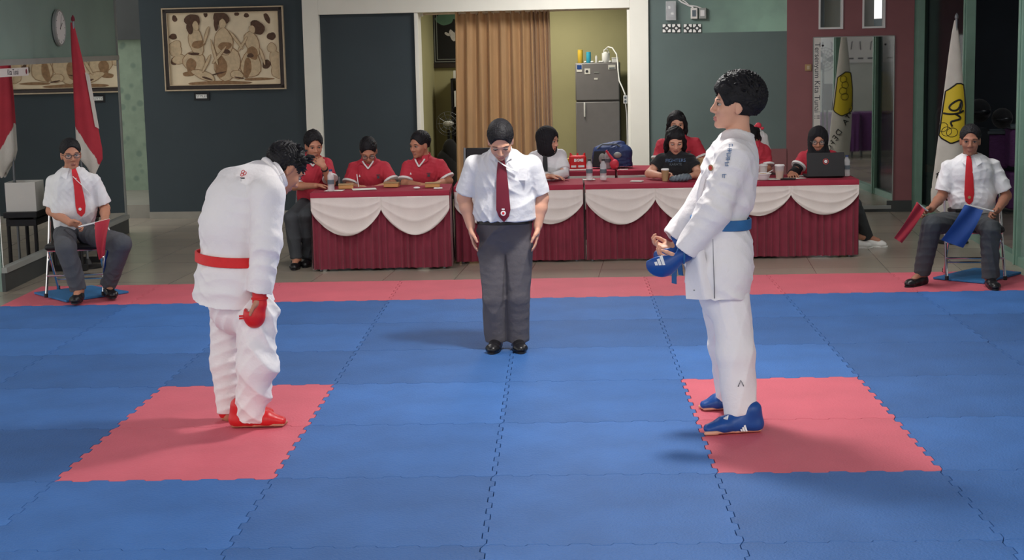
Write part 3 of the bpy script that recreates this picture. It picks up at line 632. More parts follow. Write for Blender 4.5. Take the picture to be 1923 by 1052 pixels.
# ------------------------------------------------------------------ puzzle mats
def teeth(n=12, w=.0105):
    P_ = [(0., 0.)]
    for k in range(n):
        s0 = (k+.03)/n; s1 = (k+.97)/n; sg = w if k % 2 == 0 else -w
        if k == 0: s0 = .03
        if k == n-1: s1 = .97
        P_ += [(s0+(.004 if k else 0), sg), (s1-(.004 if k < n-1 else 0), sg)]
    P_.append((1., 0.)); return P_
TE = teeth()
def ordn(n): return ['first', 'second', 'third', 'fourth', 'fifth', 'sixth', 'seventh', 'eighth', 'ninth', 'tenth'][n]
X0, X1, Y0, Y1 = -2, 6, -2, 7; g = .0014
for j in range(Y0, Y1):
    for i in range(X0, X1):
        out = []
        lo = [(i+s, j+o) for s, o in TE] if j > Y0 else [(i, j), (i+1, j)]
        rt = [(i+1+o, j+s) for s, o in TE] if i < X1-1 else [(i+1, j), (i+1, j+1)]
        tp = [(i+s, j+1+o) for s, o in TE][::-1] if j < Y1-1 else [(i+s, j+1+abs(o)*.5*(1 if o > 0 else 0)) for s, o in TE][::-1]
        lf = [(i+o, j+s) for s, o in TE][::-1] if i > X0 else [(i, j+1), (i, j)]
        ring = lo[:-1]+rt[:-1]+tp[:-1]+lf[:-1]
        # shrink by the gap along the edge normals
        A_ = np.array(ring); n_ = len(A_); R_ = np.zeros_like(A_)
        for k in range(n_):
            e1 = A_[k]-A_[k-1]; e2 = A_[(k+1)%n_]-A_[k]
            n1 = np.array([-e1[1], e1[0]])/np.linalg.norm(e1); n2 = np.array([-e2[1], e2[0]])/np.linalg.norm(e2)
            m_ = n1+n2; m_ /= max(.5, (m_@m_)/2); R_[k] = A_[k]+m_*g
        red = j == 6 or (j in (1, 2) and i in (0, 3))
        V = [(x, y, 0.) for x, y in R_]; c = R_.mean(0)
        V2 = [(x+(c[0]-x)*.002, y+(c[1]-y)*.002, 0.) for x, y in R_]
        b = B(); b.v = [(x, y, FZ) for x, y in R_]+[(x, y, -.003) for x, y in R_]+V2
        b.f = [tuple(range(2*n_, 3*n_)), tuple(range(n_))[::-1]] + [(k, (k+1)%n_, n_+(k+1)%n_, n_+k) for k in range(n_)] + [(n_+k, n_+(k+1)%n_, 2*n_+(k+1)%n_, 2*n_+k) for k in range(n_)]
        b.mi = [0]*len(b.f)
        o = b.make('puzzle_mat', 'mat_red' if red else 'mat_blue', smooth=False)
        if j == 6: lab = 'red foam mat of the far border row, %s from the left' % ordn(i-X0); gr = 'red border mats'
        elif red: lab = 'red foam mat under the %s karate fighter, %s of its pair' % ('bowing' if i == 0 else 'upright', 'nearer' if j == 1 else 'farther'); gr = 'red starting mats'
        else: lab = 'blue foam mat, %s from the left in the %s blue row %s' % (ordn(i-X0), ordn(5-j), 'behind the red border') if 0 else 'blue foam mat, %s from the left, %s row counted from the red border' % (ordn(i-X0), ordn(5-j)); gr = 'blue floor mats'
        tag(o, lab, 'mat', gr)
# small blue mats under the two corner chairs
def small_mat(pts, lab):
    b = B(); b.poly([(x, y, .003) for x, y in pts], (0, 0, 1), .016); tag(b.make('foam_mat', 'pad_mat', smooth=False, bevel=.003), lab, 'mat')
M_('pad_mat', rgb(46,112,166), .6, .08, 4, bump=.3, bscale=60)
PLx = [PZ(*q)[:2] for q in ((64,553),(125,569),(242,551),(172,540))]
small_mat(PLx, 'small bright blue mat under the chair of the left corner judge')
PRx = [PZ(*q)[:2] for q in ((1752,525),(1848,534),(1918,515),(1830,507))]
small_mat(PRx, 'small bright blue mat under the chair of the right corner judge')
# shade fixture on the ceiling above the mats
def ceiling_lamp(x, y, s, lab):
    t = thing('ceiling_lamp', (x, y, CZ-.1), lab, 'lamp', 'ceiling lamps')
    b = B(); b.box((x, y, CZ-.06), (s+.06, s+.06, .12)); b.make('housing', 'white_plain', t, smooth=False, bevel=.006)
    b = B(); b.box((x, y, CZ-.125), (s, s, .01)); b.make('diffuser', 'lamp_on', t, smooth=False)
ceiling_lamp(LAMP[0], LAMP[1], .5, 'square ceiling lamp above the two fighters')
for _x, _y, _l in ((.3, 6.1, 'above the far left mats'), (4.7, 6.1, 'above the far right mats'), (.6, -2.6, 'above the near left mats'), (4.4, -2.6, 'above the near right mats'), (2.4, 10.4, 'between the tables and the portal')): ceiling_lamp(_x, _y, .9, 'added square fill lamp '+_l)  # unseen fixtures added to carry the fill lights

# ------------------------------------------------------------------ skirted tables
def table(x0, x1, yf, ztop, nodes, lab, slope=0., depth=.62, group='skirted officials tables', skirt=True, yaw=0., hmid=.33, hend=.10):
    cx = (x0+x1)/2; t = thing('skirted_table', (cx, yf+depth/2, FZ), lab, 'table', group)
    Wd = x1-x0; ca, sa = math.cos(yaw), math.sin(yaw)
    def T(a, o, z): return np.array([x0+a*ca+o*sa*1.0, yf+a*sa-o*ca, z])       # a along the front, o outwards (towards the camera)
    b = B(); c = T(Wd/2, -depth/2, ztop-.045); b.box(c, (Wd-.03, depth-.03, .03), rz=yaw); b.make('tabletop', 'wood', t, smooth=False)
    for a in (.06, Wd-.06):
        for o in (-.06, -depth+.06):
            b = B(); b.tube([T(a, o, FZ), T(a, o, ztop-.05)], .014, 8); b.make('leg', 'metal_grey', t)
    # cloth over the top with a short band in front
    zb = ztop-.055; R_ = .018
    def topc(u, v):
        a = -.004+u*(Wd+.008); L1 = depth; tot = depth+.075; s_ = v*tot
        wav = .004*math.sin(a*9+1)+.002*math.sin(a*31)
        if s_ < L1: return T(a, -depth+s_, ztop+.0015*math.sin(a*13+s_*9))
        q = s_-L1; 
        return T(a, min(q, .012)+.006+wav, ztop-max(0, q-.006))
    b = B(); b.grid(topc, 60, 30, thick=.004, nrm=(0,-.1,1)); b.grid(lambda u, v: T(-.006-.004*v if 1 else 0, -depth*u, ztop-.065*v), 8, 3); b.grid(lambda u, v: T(Wd+.006, -depth*u, ztop-.065*v), 8, 3)
    b.make('table_cloth', 'top_cloth', t, ang=60)
    np_ = int(Wd/.062)
    def sk(u, v):
        a = u*Wd; ph_ = u*np_*2*PI; am = .006+.014*v*(.7+.3*math.sin(ph_*.23+1)); wv = math.sin(ph_+.8*math.sin(ph_*.31)); wv = abs(wv)**.7*(1 if wv > 0 else -1)
        return T(a+.004*math.cos(ph_), .006+am*wv+.006*v+.012*v*math.sin(u*17), zb-(zb-FZ-.02)*v)
    b = B(); b.grid(sk, np_*8, 10, thick=.003, nrm=(0,-1,0))
    for a in (0., Wd):
        b.grid(lambda u, v, a=a: T(a+(.006 if a else -.006)+.006*math.sin(u*40)*v*(1 if a else -1), -depth*u, zb-(zb-FZ-.02)*v), 60, 6)
    b.make('skirt', 'maroon_cloth', t, ang=80)
    for n0, n1 in zip(nodes[:-1], nodes[1:]):
        a0, a1 = n0-x0, n1-x0; w_ = a1-a0
        def sw(u, v):
            d_ = math.sin(PI*u)**.75 if 0 < u < 1 else 0.
            h = hend + (hmid-hend)*d_
            foldn = (1-2*abs(math.sin(v**.85*PI*3.2+.5*math.sin(u*5+n0*3)))**.6)*(.25+.75*v)*(d_**.6) 
            o = .033+.016*v*d_+.0085*foldn+.006*math.sin(u*PI*2*7)*max(0, 1-d_*1.2)
            return T(a0+w_*u*(1-0*.02)+.0*v, o, zb+.012-h*v)
        b = B(); b.grid(sw, 48, 30, thick=.003, nrm=(0,-1,0)); b.make('white_swag', 'swag_cloth', t, ang=80)
    if nodes[-1] >= x1-.02:      # the drape turns the corner on the side
        pass
    return t
Xp = lambda px, py, y: PY(px, py, y)[0]
t1 = (Xp(586,430,7.78), Xp(846,430,7.85)); ZT = .665
table(t1[0], t1[1], 7.78, ZT, [t1[0], Xp(716,390,7.8), t1[1]], 'red skirted table with white swags nearest the left, three men behind it', yaw=.03, hmid=.335, hend=.11)
t2 = (t1[1]+.022, Xp(1095,400,8.12))
table(t2[0], t2[1], 8.13, ZT, [t2[0], (t2[0]+t2[1])/2, t2[1]], 'red skirted table with white swags standing behind the referee', hmid=.30, hend=.12)
t3 = (Xp(1100,400,8.12), Xp(1356,400,8.14)); n3 = Xp(1230,362,8.14)
table(t3[0], t3[1], 8.13, ZT, [t3[0], n3, t3[1]], 'red skirted table with white swags left of the upright fighter', hmid=.315, hend=.10)
t4 = (t3[1]+.028, Xp(1611,400,8.14)); n4 = Xp(1484,362,8.14)
table(t4[0], t4[1], 8.13, ZT, [t4[0], n4, t4[1]], 'red skirted table with white swags holding the black laptop', hmid=.26, hend=.08)
yb = 9.55
m_ = Xp(1157,320,yb)
table(m_-1.35, m_-.014, yb, ZT-.0, [m_-1.35, m_-.67, m_-.014], 'rear red table with white swag, left of the rear pair', group='rear skirted tables')
table(m_+.014, m_+1.1, yb, ZT-.0, [m_+.014, m_+.55, m_+1.1], 'rear red table with white swag, right of the rear pair', group='rear skirted tables')
# ------------------------------------------------------------------ implicit-surface modelling for bodies and clothes
def nz_(v): v = np.array(v, float); return v/(np.linalg.norm(v)+1e-12)
class Fld:
    def __init__(s, h): s.h = h; s.pr = []
    def _p(s, fn, pts, m, k, op): pts = np.array(pts, float); s.pr.append((fn, pts.min(0)-m, pts.max(0)+m, k, op)); return s
    def cap(s, a, b, ra, rb=None, k=.02, op='u'):
        a = np.array(a, float); b = np.array(b, float); rb = ra if rb is None else rb; ab = b-a; L2 = max(ab@ab, 1e-12)
        def fn(X, Y, Z):
            x, y, z = X-a[0], Y-a[1], Z-a[2]; t = np.clip((x*ab[0]+y*ab[1]+z*ab[2])/L2, 0, 1)
            return np.sqrt((x-t*ab[0])**2+(y-t*ab[1])**2+(z-t*ab[2])**2) - (ra+(rb-ra)*t)
        return s._p(fn, [a, b], max(ra, rb), k, op)
    def chain(s, pts, rs, k=.02):
        for i in range(len(pts)-1): s.cap(pts[i], pts[i+1], rs[i], rs[i+1], k)
        return s
    def ell(s, c, r, R=None, k=.02, op='u'):
        c = np.array(c, float); r = np.array(r, float); R = np.eye(3) if R is None else R
        def fn(X, Y, Z):
            x, y, z = X-c[0], Y-c[1], Z-c[2]
            q = [(x*R[0,i]+y*R[1,i]+z*R[2,i]) for i in range(3)]
            k0 = np.sqrt(sum((q[i]/r[i])**2 for i in range(3))); k1 = np.sqrt(sum((q[i]/r[i]**2)**2 for i in range(3)))+1e-6
            return k0*(k0-1)/k1
        return s._p(fn, [c], r.max(), k, op)
    def tube(s, pts, rad, side, k=.02, pw=2., ends=(0, 0), op='u'):
        """elliptic tube along a polyline; rad: (rx along side, ry) per point; ends: 1 = cut flat"""
        pts = [np.array(p, float) for p in pts]; n = len(pts)-1
        for i in range(n):
            a, b_ = pts[i], pts[i+1]; ax = b_-a; L = np.linalg.norm(ax); ax = ax/L
            sd = side[i] if isinstance(side, list) else side
            u = nz_(np.array(sd, float)-ax*(ax@np.array(sd, float))); v = np.cross(ax, u)
            (rx0, ry0), (rx1, ry1) = rad[i], rad[i+1]; f0 = ends[0] and i == 0; f1 = ends[1] and i == n-1
            def fn(X, Y, Z, a=a, ax=ax, L=L, u=u, v=v, rx0=rx0, ry0=ry0, rx1=rx1, ry1=ry1, f0=f0, f1=f1):
                x, y, z = X-a[0], Y-a[1], Z-a[2]; S = x*ax[0]+y*ax[1]+z*ax[2]; t = np.clip(S/L, 0, 1)
                rx = rx0+(rx1-rx0)*t; ry = ry0+(ry1-ry0)*t
                U = np.abs(x*u[0]+y*u[1]+z*u[2])/rx; V = np.abs(x*v[0]+y*v[1]+z*v[2])/ry
                lo = np.maximum(-S, 0); hi = np.maximum(S-L, 0); m = np.minimum(rx, ry)
                q = (U**pw+V**pw)
                Wc = ((0 if f0 else 1)*lo+(0 if f1 else 1)*hi)/m
                q = (q+Wc**pw)**(1/pw); d = (q-1)*m
                if f0: d = np.maximum(d, -S)
                if f1: d = np.maximum(d, S-L)
                return d
            s._p(fn, [a, b_], max(rx0, ry0, rx1, ry1), k, op)
        return s
    def plane(s, p, n, op='i'):      # keep the side opposite to n
        p = np.array(p, float); n = nz_(n); s.pr.append((lambda X, Y, Z: (X-p[0])*n[0]+(Y-p[1])*n[1]+(Z-p[2])*n[2], None, None, .0, op)); return s
    def solve(s):
        h = s.h; U = [p for p in s.pr if p[4] == 'u']
        lo = np.min([p[1] for p in U], 0)-3*h-.01; hi = np.max([p[2] for p in U], 0)+3*h+.01
        n = np.ceil((hi-lo)/h).astype(int)+1; A = np.full(n, 1., np.float32)
        ax = [(lo[i]+h*np.arange(n[i])).astype(np.float32) for i in range(3)]
        for fn, l, u, k, op in s.pr:
            if l is None: i0 = np.zeros(3, int); i1 = n
            else:
                mg = k+3*h+.006; i0 = np.clip(np.floor((l-mg-lo)/h).astype(int), 0, n); i1 = np.clip(np.ceil((u+mg-lo)/h).astype(int)+1, 0, n)
            if (i1 <= i0).any(): continue
            sl = tuple(slice(i0[i], i1[i]) for i in range(3))
            d = fn(ax[0][sl[0]][:,None,None], ax[1][sl[1]][None,:,None], ax[2][sl[2]][None,None,:]).astype(np.float32)
            a = A[sl]
            if op == 'u':
                if k > 0: hh = np.maximum(k-np.abs(a-d), 0)/k; A[sl] = np.minimum(a, d)-hh*hh*k*.25
                else: A[sl] = np.minimum(a, d)
            elif op == 's':
                d = -d
                if k > 0: hh = np.maximum(k-np.abs(a-d), 0)/k; A[sl] = np.maximum(a, d)+hh*hh*k*.25
                else: A[sl] = np.maximum(a, d)
            else: A[sl] = np.maximum(a, d)
        # surface nets
        S = A < 0
        c = np.zeros(tuple(n-1), np.int8)
        for dx in (0, 1):
            for dy in (0, 1):
                for dz in (0, 1): c += S[dx:n[0]-1+dx, dy:n[1]-1+dy, dz:n[2]-1+dz]
        cell = (c > 0) & (c < 8); idx = np.argwhere(cell); m = len(idx)
        ids = np.full(tuple(n-1), -1, np.int32); ids[cell] = np.arange(m)
        P = np.zeros((m, 3)); cnt = np.zeros(m)
        cs = [(0,0,0),(1,0,0),(0,1,0),(1,1,0),(0,0,1),(1,0,1),(0,1,1),(1,1,1)]
        val = {q: A[idx[:,0]+q[0], idx[:,1]+q[1], idx[:,2]+q[2]] for q in cs}
        for q in cs:
            for d_ in range(3):
                if q[d_] == 0:
                    q2 = tuple(q[i]+(i == d_) for i in range(3)); va, vb = val[q], val[q2]; cr = (va < 0) != (vb < 0)
                    t = np.where(cr, va/np.where(cr, va-vb, 1), 0); pt = np.array(q, float)[None]+np.eye(3)[d_][None]*t[:,None]
                    P[cr] += pt[cr]; cnt[cr] += 1
        P = (P/np.maximum(cnt, 1)[:,None]+idx)*h+lo
        F = []
        for d_ in range(3):
            e, f = (d_+1) % 3, (d_+2) % 3; sl0 = [slice(1, -1)]*3; sl0[d_] = slice(0, n[d_]-1); sl1 = list(sl0); sl1[d_] = slice(1, n[d_])
            sl0[e] = slice(1, n[e]-1); sl0[f] = slice(1, n[f]-1); sl1[e] = sl0[e]; sl1[f] = sl0[f]
            a0, a1 = S[tuple(sl0)], S[tuple(sl1)]
            for fl in (0, 1):
                w_ = np.argwhere((a0 & ~a1) if fl == 0 else (~a0 & a1)); off = np.array([1, 1, 1]); off[d_] = 0; w_ = w_+off
                def g_(de, df):
                    q = w_.copy(); q[:,e] -= de; q[:,f] -= df; return ids[q[:,0], q[:,1], q[:,2]]
                qd = np.stack([g_(1,1), g_(0,1), g_(0,0), g_(1,0)], 1); F.append(qd if fl == 0 else qd[:,::-1])
        F = np.concatenate(F); F = F[(F >= 0).all(1)]
        s.P, s.F = P, F
        return s
    def normals(s):
        P, F = s.P, s.F; fn = np.cross(P[F[:,2]]-P[F[:,0]], P[F[:,3]]-P[F[:,1]]); N = np.zeros_like(P)
        for i in range(4): np.add.at(N, F[:,i], fn)
        return N/(np.linalg.norm(N, axis=1)[:,None]+1e-12)
    def relax(s, it=2):
        P, F = s.P, s.F
        for _ in range(it):
            A_ = np.zeros_like(P); c = np.zeros(len(P))
            for i in range(4):
                for j in (1, 3): np.add.at(A_, F[:,i], P[F[:,(i+j)%4]]); np.add.at(c, F[:,i], 1)
            P = P*.45+.55*A_/np.maximum(c, 1)[:,None]
        s.P = P; return s
    def crease(s, amp, freq, seed=0, axis=None, mask=None):
        """cloth folds: ridged, warped waves pushed along the normals"""
        r = np.random.RandomState(seed); P = s.P; N = s.normals(); D_ = np.zeros(len(P))
        for o_ in range(4):
            d1 = r.randn(3); 
            if axis is not None: d1 = d1*.45+nz_(axis)*1.0
            d1 = nz_(d1)*freq*(1+.55*o_); d2 = r.randn(3)*freq*.28; d3 = r.randn(3)*freq*.22
            w_ = np.sin(P@d1+2.8*np.sin(P@d2+r.rand()*6)+r.rand()*6); m_ = (.5+.5*np.sin(P@d3+1.5*np.sin(P@d2*.7)+r.rand()*6))**2*1.6
            D_ += (1-2*np.abs(w_)**.7)*m_/(1+.45*o_)
        D_ *= amp*.6
        if mask is not None: D_ *= mask(P)
        s.P = P+N*D_[:,None]; return s
    def make(s, name, mats, parent, paint=None, relax=1):
        if relax: s.relax(relax)
        loc = root_loc(parent); me = D.meshes.new(name); nV, nF = len(s.P), len(s.F)
        me.vertices.add(nV); me.vertices.foreach_set('co', (s.P-loc).astype(np.float32).ravel())
        me.loops.add(nF*4); me.loops.foreach_set('vertex_index', s.F.astype(np.int32).ravel())
        me.polygons.add(nF); me.polygons.foreach_set('loop_start', np.arange(nF, dtype=np.int32)*4)
        for mm in (mats if isinstance(mats, (list, tuple)) else [mats]): me.materials.append(MT[mm])
        me.update(calc_edges=True); me.polygons.foreach_set('use_smooth', np.ones(nF, bool))
        if paint is not None: me.polygons.foreach_set('material_index', paint(s.P[s.F].mean(1)).astype(np.int32))
        me.update(); o = D.objects.new(name, me); COL.objects.link(o); o.parent = parent; return o

def hand(f, w, d, n, t, curl=.35, s=1., spread=1., k=.006, thumb=.6, fing=None):
    """w wrist, d pointing direction, n palm normal (fingers curl towards it), t thumb side"""
    d = nz_(d); t = nz_(np.array(t)-d*(d@np.array(t))); n2 = np.cross(d, t); n = n2 if n2@np.array(n) > 0 else -n2
    w = np.array(w, float)
    f.tube([w-d*.01*s, w+d*.045*s, w+d*.080*s], [(.025*s,.018*s), (.036*s,.015*s), (.036*s,.0115*s)], t, k=.012)
    offs = (.0325, .011, -.011, -.031); lens = (.074, .082, .076, .060); rs = (.0082, .0084, .0080, .0070)
    for i in range(4):
        c = curl if fing is None else fing[i]
        p = w+d*(.084-.004*abs(i-1.3))*s+t*offs[i]*s; dr = nz_(d+t*offs[i]*3*spread); a = 0
        for j, fr in enumerate((.45, .3, .25)):
            a = c*(.6+1.0*j) if j else c*.6
            a = min(a, 2.9); q = dr*math.cos(a)+n*math.sin(a); p2 = p+q*lens[i]*fr*s
            f.cap(p, p2, rs[i]*s*(1-.08*j), rs[i]*s*(.92-.08*j), k=k*.5 if j else .005); p = p2
    p = w+d*.028*s+t*.026*s; a1 = nz_(d*.75+t*thumb+n*.35); p2 = p+a1*.036*s; a2 = nz_(d*.9+t*thumb*.5+n*.4); p3 = p2+a2*.028*s; p4 = p3+nz_(d+n*.35+t*.1)*.024*s
    f.cap(p, p2, .0145*s, .011*s, k=.012); f.cap(p2, p3, .011*s, .0095*s, k=k); f.cap(p3, p4, .0095*s, .008*s, k=k)

def head(f, c, R, s=1., neck=None, ear=True, nose=1., jaw=1.):
    """R columns right, forward, up. local metres, head height about .23"""
    T = lambda x, y, z: np.array(c)+R@np.array([x, y, z])*s
    f.ell(T(0,-.014,.036), np.array([.073,.092,.080])*s, R, k=.02)
    f.ell(T(0,.022,-.018), np.array([.061,.064,.080])*s, R, k=.03)
    f.ell(T(0,.034,-.072), np.array([.046*jaw,.048,.036])*s, R, k=.022)
    f.ell(T(0,.068,-.097), np.array([.021,.016,.014])*s, R, k=.018)
    for sx in (-1, 1):
        f.ell(T(.036*sx,.060,-.030), np.array([.022,.020,.024])*s, R, k=.02)
        f.ell(T(.031*sx,.092,.002), np.array([.0165,.012,.0095])*s, R, k=.012, op='s')
        f.cap(T(.012*sx,.083,.019), T(.046*sx,.071,.020), .0085*s, .007*s, k=.014)
        if ear:
            f.ell(T(.072*sx,-.006,-.006), np.array([.008,.019,.031])*s, R, k=.006)
            f.ell(T(.070*sx,-.002,-.028), np.array([.007,.010,.012])*s, R, k=.006)
    f.cap(T(0,.086,.006), T(0,.102*(.93+.07*nose),-.030), .0075*s, .0115*s, k=.010)
    for sx in (-1, 1): f.ell(T(.0125*sx,.092,-.036), np.array([.0085,.011,.0075])*s, R, k=.008)
    f.ell(T(0,.0855,-.0625), np.array([.020,.0085,.0048])*s, R, k=.006); f.ell(T(0,.084,-.0715), np.array([.018,.0092,.0058])*s, R, k=.006)
    f.cap(T(-.017,.092,-.0675), T(.017,.092,-.0675), .0022*s, k=.004, op='s')
    if neck is not None:
        f.tube([T(0,-.026,-.045), (T(0,-.030,-.085)+np.array(neck))/2, np.array(neck)], [(.047*s,.049*s), (.049*s,.050*s), (.060*s,.058*s)], R[:,0], k=.016)
    return T
def lip_paint(c, R, s=1.):
    c = np.array(c)
    def fn(Q):
        q = (Q-c)@R/s; return ((np.abs(q[:,0]) < .0215-.35*np.abs(q[:,2]+.068)) & (q[:,1] > .075) & (q[:,1] < .099) & (np.abs(q[:,2]+.0685) < .0105)).astype(int)
    return fn
def face_bits(parent, c, R, s=1., closed=False, hair='hair', browz=.0, look=(0,0), brow=True):
    T = lambda x, y, z: np.array(c)+R@np.array([x, y, z])*s
    for sx in (-1, 1):
        b = B(); b.ellipsoid(T(.031*sx,.0755,.001), np.array([.0140,.0115,.0082])*s, R, n=14, k=8)
        e = b.make('eye', 'eye_white', parent)
        b = B(); b.ellipsoid(T((.031+look[0]*.004)*sx if 0 else .031*sx+look[0]*.005,.0835,.000+look[1]*.003), np.array([.0062,.0055,.0062 if not closed else .002])*s, R, n=12, k=6); b.make('iris', 'eye_dark', e)
        # upper lid / lash line
        b = B(); zz = .0062 if not closed else -.0015
        b.tube([T(sx*(.031+x),.0885-.28*abs(x)-(0 if not closed else .0), zz-12*x*x*(1 if not closed else -.6)) for x in np.linspace(-.0145,.0145,7)], [.0012*s,.002*s,.0024*s,.0026*s,.0024*s,.0022*s,.0014*s], 6); b.make('eyelid', hair, parent)
        if brow:
            b = B(); b.tube([T(sx*(.031+x),.0885-.30*max(0,x+.005)-.1*max(0,-x-.005), .0235+browz-10*(x-.002)**2) for x in np.linspace(-.019,.021,7)], [.002*s,.0034*s,.0038*s,.0036*s,.0032*s,.0026*s,.0015*s], 6, flat=.6); b.make('eyebrow', hair, parent)
def hair_short(parent, c, R, s=1., h=.004, vol=.012, fringe=.045, nape=-.035, top=.0, seed=1, sideburn=.0, name='hair', amp=.0025, m='hair', back=0., part=0.):
    T = lambda x, y, z: np.array(c)+R@np.array([x, y, z])*s
    f = Fld(h*s)
    f.ell(T(0,-.018-back*.5,.040+top*.5), np.array([.076+vol*.6,.096+vol+back,.084+vol+top*.6])*s, R, k=.01)
    f.tube([T(0,-.075,.03), T(0,-.066,nape)], [(.064*s,.032*s),(.050*s,.022*s)], R[:,0], k=.02)
    f.ell(T(0,.108,-.004+part), np.array([.064,.078,.058+fringe*.42])*s, R, k=.010, op='s')
    f.ell(T(0,.075,-.085), np.array([.11,.105,.085])*s, R, k=.010, op='s')
    for sx in (-1, 1): f.ell(T(.082*sx,.012,-.022), np.array([.026,.030,.040])*s, R, k=.008, op='s')
    for sx in (-1, 1): f.ell(T(.086*sx,.045,-.045), np.array([.034,.055,.058])*s, R, k=.008, op='s')
    f.plane(T(0,0,nape), -R[:,2])
    f.solve().relax(1).crease(amp*s, 170/s, seed); return f.make(name, m, parent, relax=0)
# ------------------------------------------------------------------ people
UPV = np.array([0, 0, 1.])
def on_surf(P, p, out, rad=.02):
    """point of mesh vertices P lying furthest along `out` near the line through p"""
    out = nz_(out); q = P-np.array(p); al = q@out; pe = np.linalg.norm(q-al[:,None]*out, axis=1); m_ = pe < rad
    if not m_.any(): m_ = pe < rad*2.5
    if not m_.any(): return np.array(p, float)
    return np.array(p)+out*al[m_].max()
def ribbon(P, pts, widths, out, wdir, name, m, parent, off=.004, th=.003, nv=6, rad=.018):
    pts = [np.array(q, float) for q in pts]; n_ = len(pts)-1; C = [on_surf(P, q, out, rad) for q in pts]
    al = np.array([c@nz_(out) for c in C]); 
    for _ in range(5): al[1:-1] = np.maximum((al[:-2]+2*al[1:-1]+al[2:])/4, al[1:-1]-.004)
    C = [c+nz_(out)*(a-c@nz_(out)) for c, a in zip(C, al)]
    def fn(u, v):
        x = u*n_; i = min(int(x), n_-1); t = x-i; c = C[i]*(1-t)+C[i+1]*t; w_ = widths[i]*(1-t)+widths[i+1]*t
        return c+nz_(out)*(off+.15*w_*(1-(2*v-1)**2)*.3)+nz_(wdir)*w_*(v-.5)
    b = B(); b.grid(fn, n_*3, nv, thick=th, nrm=out); return b.make(name, m, parent)
def belt_band(P, c, up, hh, m, t, off=.005, name='belt', n=48, rad=.30):
    up = nz_(up); e1 = nz_(np.cross(up, (0,1,0))); e2 = np.cross(up, e1); q = P-c; z = q@up; x, y = q@e1, q@e2; r = np.hypot(x, y); an = np.arctan2(y, x)
    m_ = (np.abs(z) < hh+.006) & (r < rad) & (r > .05); R_ = []
    for k in range(n):
        a = 2*PI*k/n-PI; d_ = np.abs((an-a+PI) % (2*PI)-PI) < .12; w_ = r[m_ & d_]; R_.append(w_.max() if len(w_) else np.nan)
    R_ = np.array(R_); ok = ~np.isnan(R_); R_ = np.interp(np.arange(n), np.arange(n)[ok], R_[ok]); R_ = (np.roll(R_,1)+R_*2+np.roll(R_,-1))/4+off
    V = []; prof = ((-hh,-.006),(-hh,.0),(-hh*.9,.003),(hh*.9,.003),(hh,0),(hh,-.006))
    for k in range(n):
        a = 2*PI*k/n-PI
        for zz, dr in prof: V.append(c+(e1*math.cos(a)+e2*math.sin(a))*(R_[k]+dr)+up*zz)
    w_ = len(prof); b = B(); b.add(V, [(k*w_+j, ((k+1)%n)*w_+j, ((k+1)%n)*w_+(j+1)%w_, k*w_+(j+1)%w_) for k in range(n) for j in range(w_)]); return b.make(name, m, t)
def shoe(parent, heel, d, L=.27, w_=.048, m='leather_black', h=.075, name='shoe', open_top=True, hh=.0045, ank=None):
    d = nz_(np.array([d[0], d[1], 0])); s_ = np.cross(UPV, d); R = np.stack([s_, d, UPV], 1); heel = np.array(heel, float); z0 = heel[2]
    f = Fld(hh); T = lambda x, y, z: heel+R@np.array([x, y, z])
    f.tube([T(0,.03,.028), T(0,L*.45,.030), T(0,L*.78,.028), T(0,L-.03,.024)], [(w_*.62,.030),(w_*.72,.032),(w_*.85,.028),(w_*.62,.022)], s_, k=.02)
    f.tube([T(0,.045,.02), T(0,.05,h)], [(w_*.6,.042),(w_*.62,.046)], s_, k=.03)
    f.cap(T(0,.06,h*.75), T(0,L*.55,.035), .03, .024, k=.03)
    f.plane([0, 0, z0+.001], (0, 0, -1)); f.solve(); o = f.make(name, m, parent)
    b = B(); ring = []
    for k in range(28):
        an = 2*PI*k/28; y = L/2-.002+math.cos(an)*(L/2+.004); x = math.sin(an)*w_*(.86 if math.cos(an) > 0 else .72)*(abs(math.sin(an))**-.12 if abs(math.sin(an)) > .05 else 1); ring.append(T(x, y, .012))
    b.poly(ring[::-1], (0,0,1), -.0115); return o, b, T
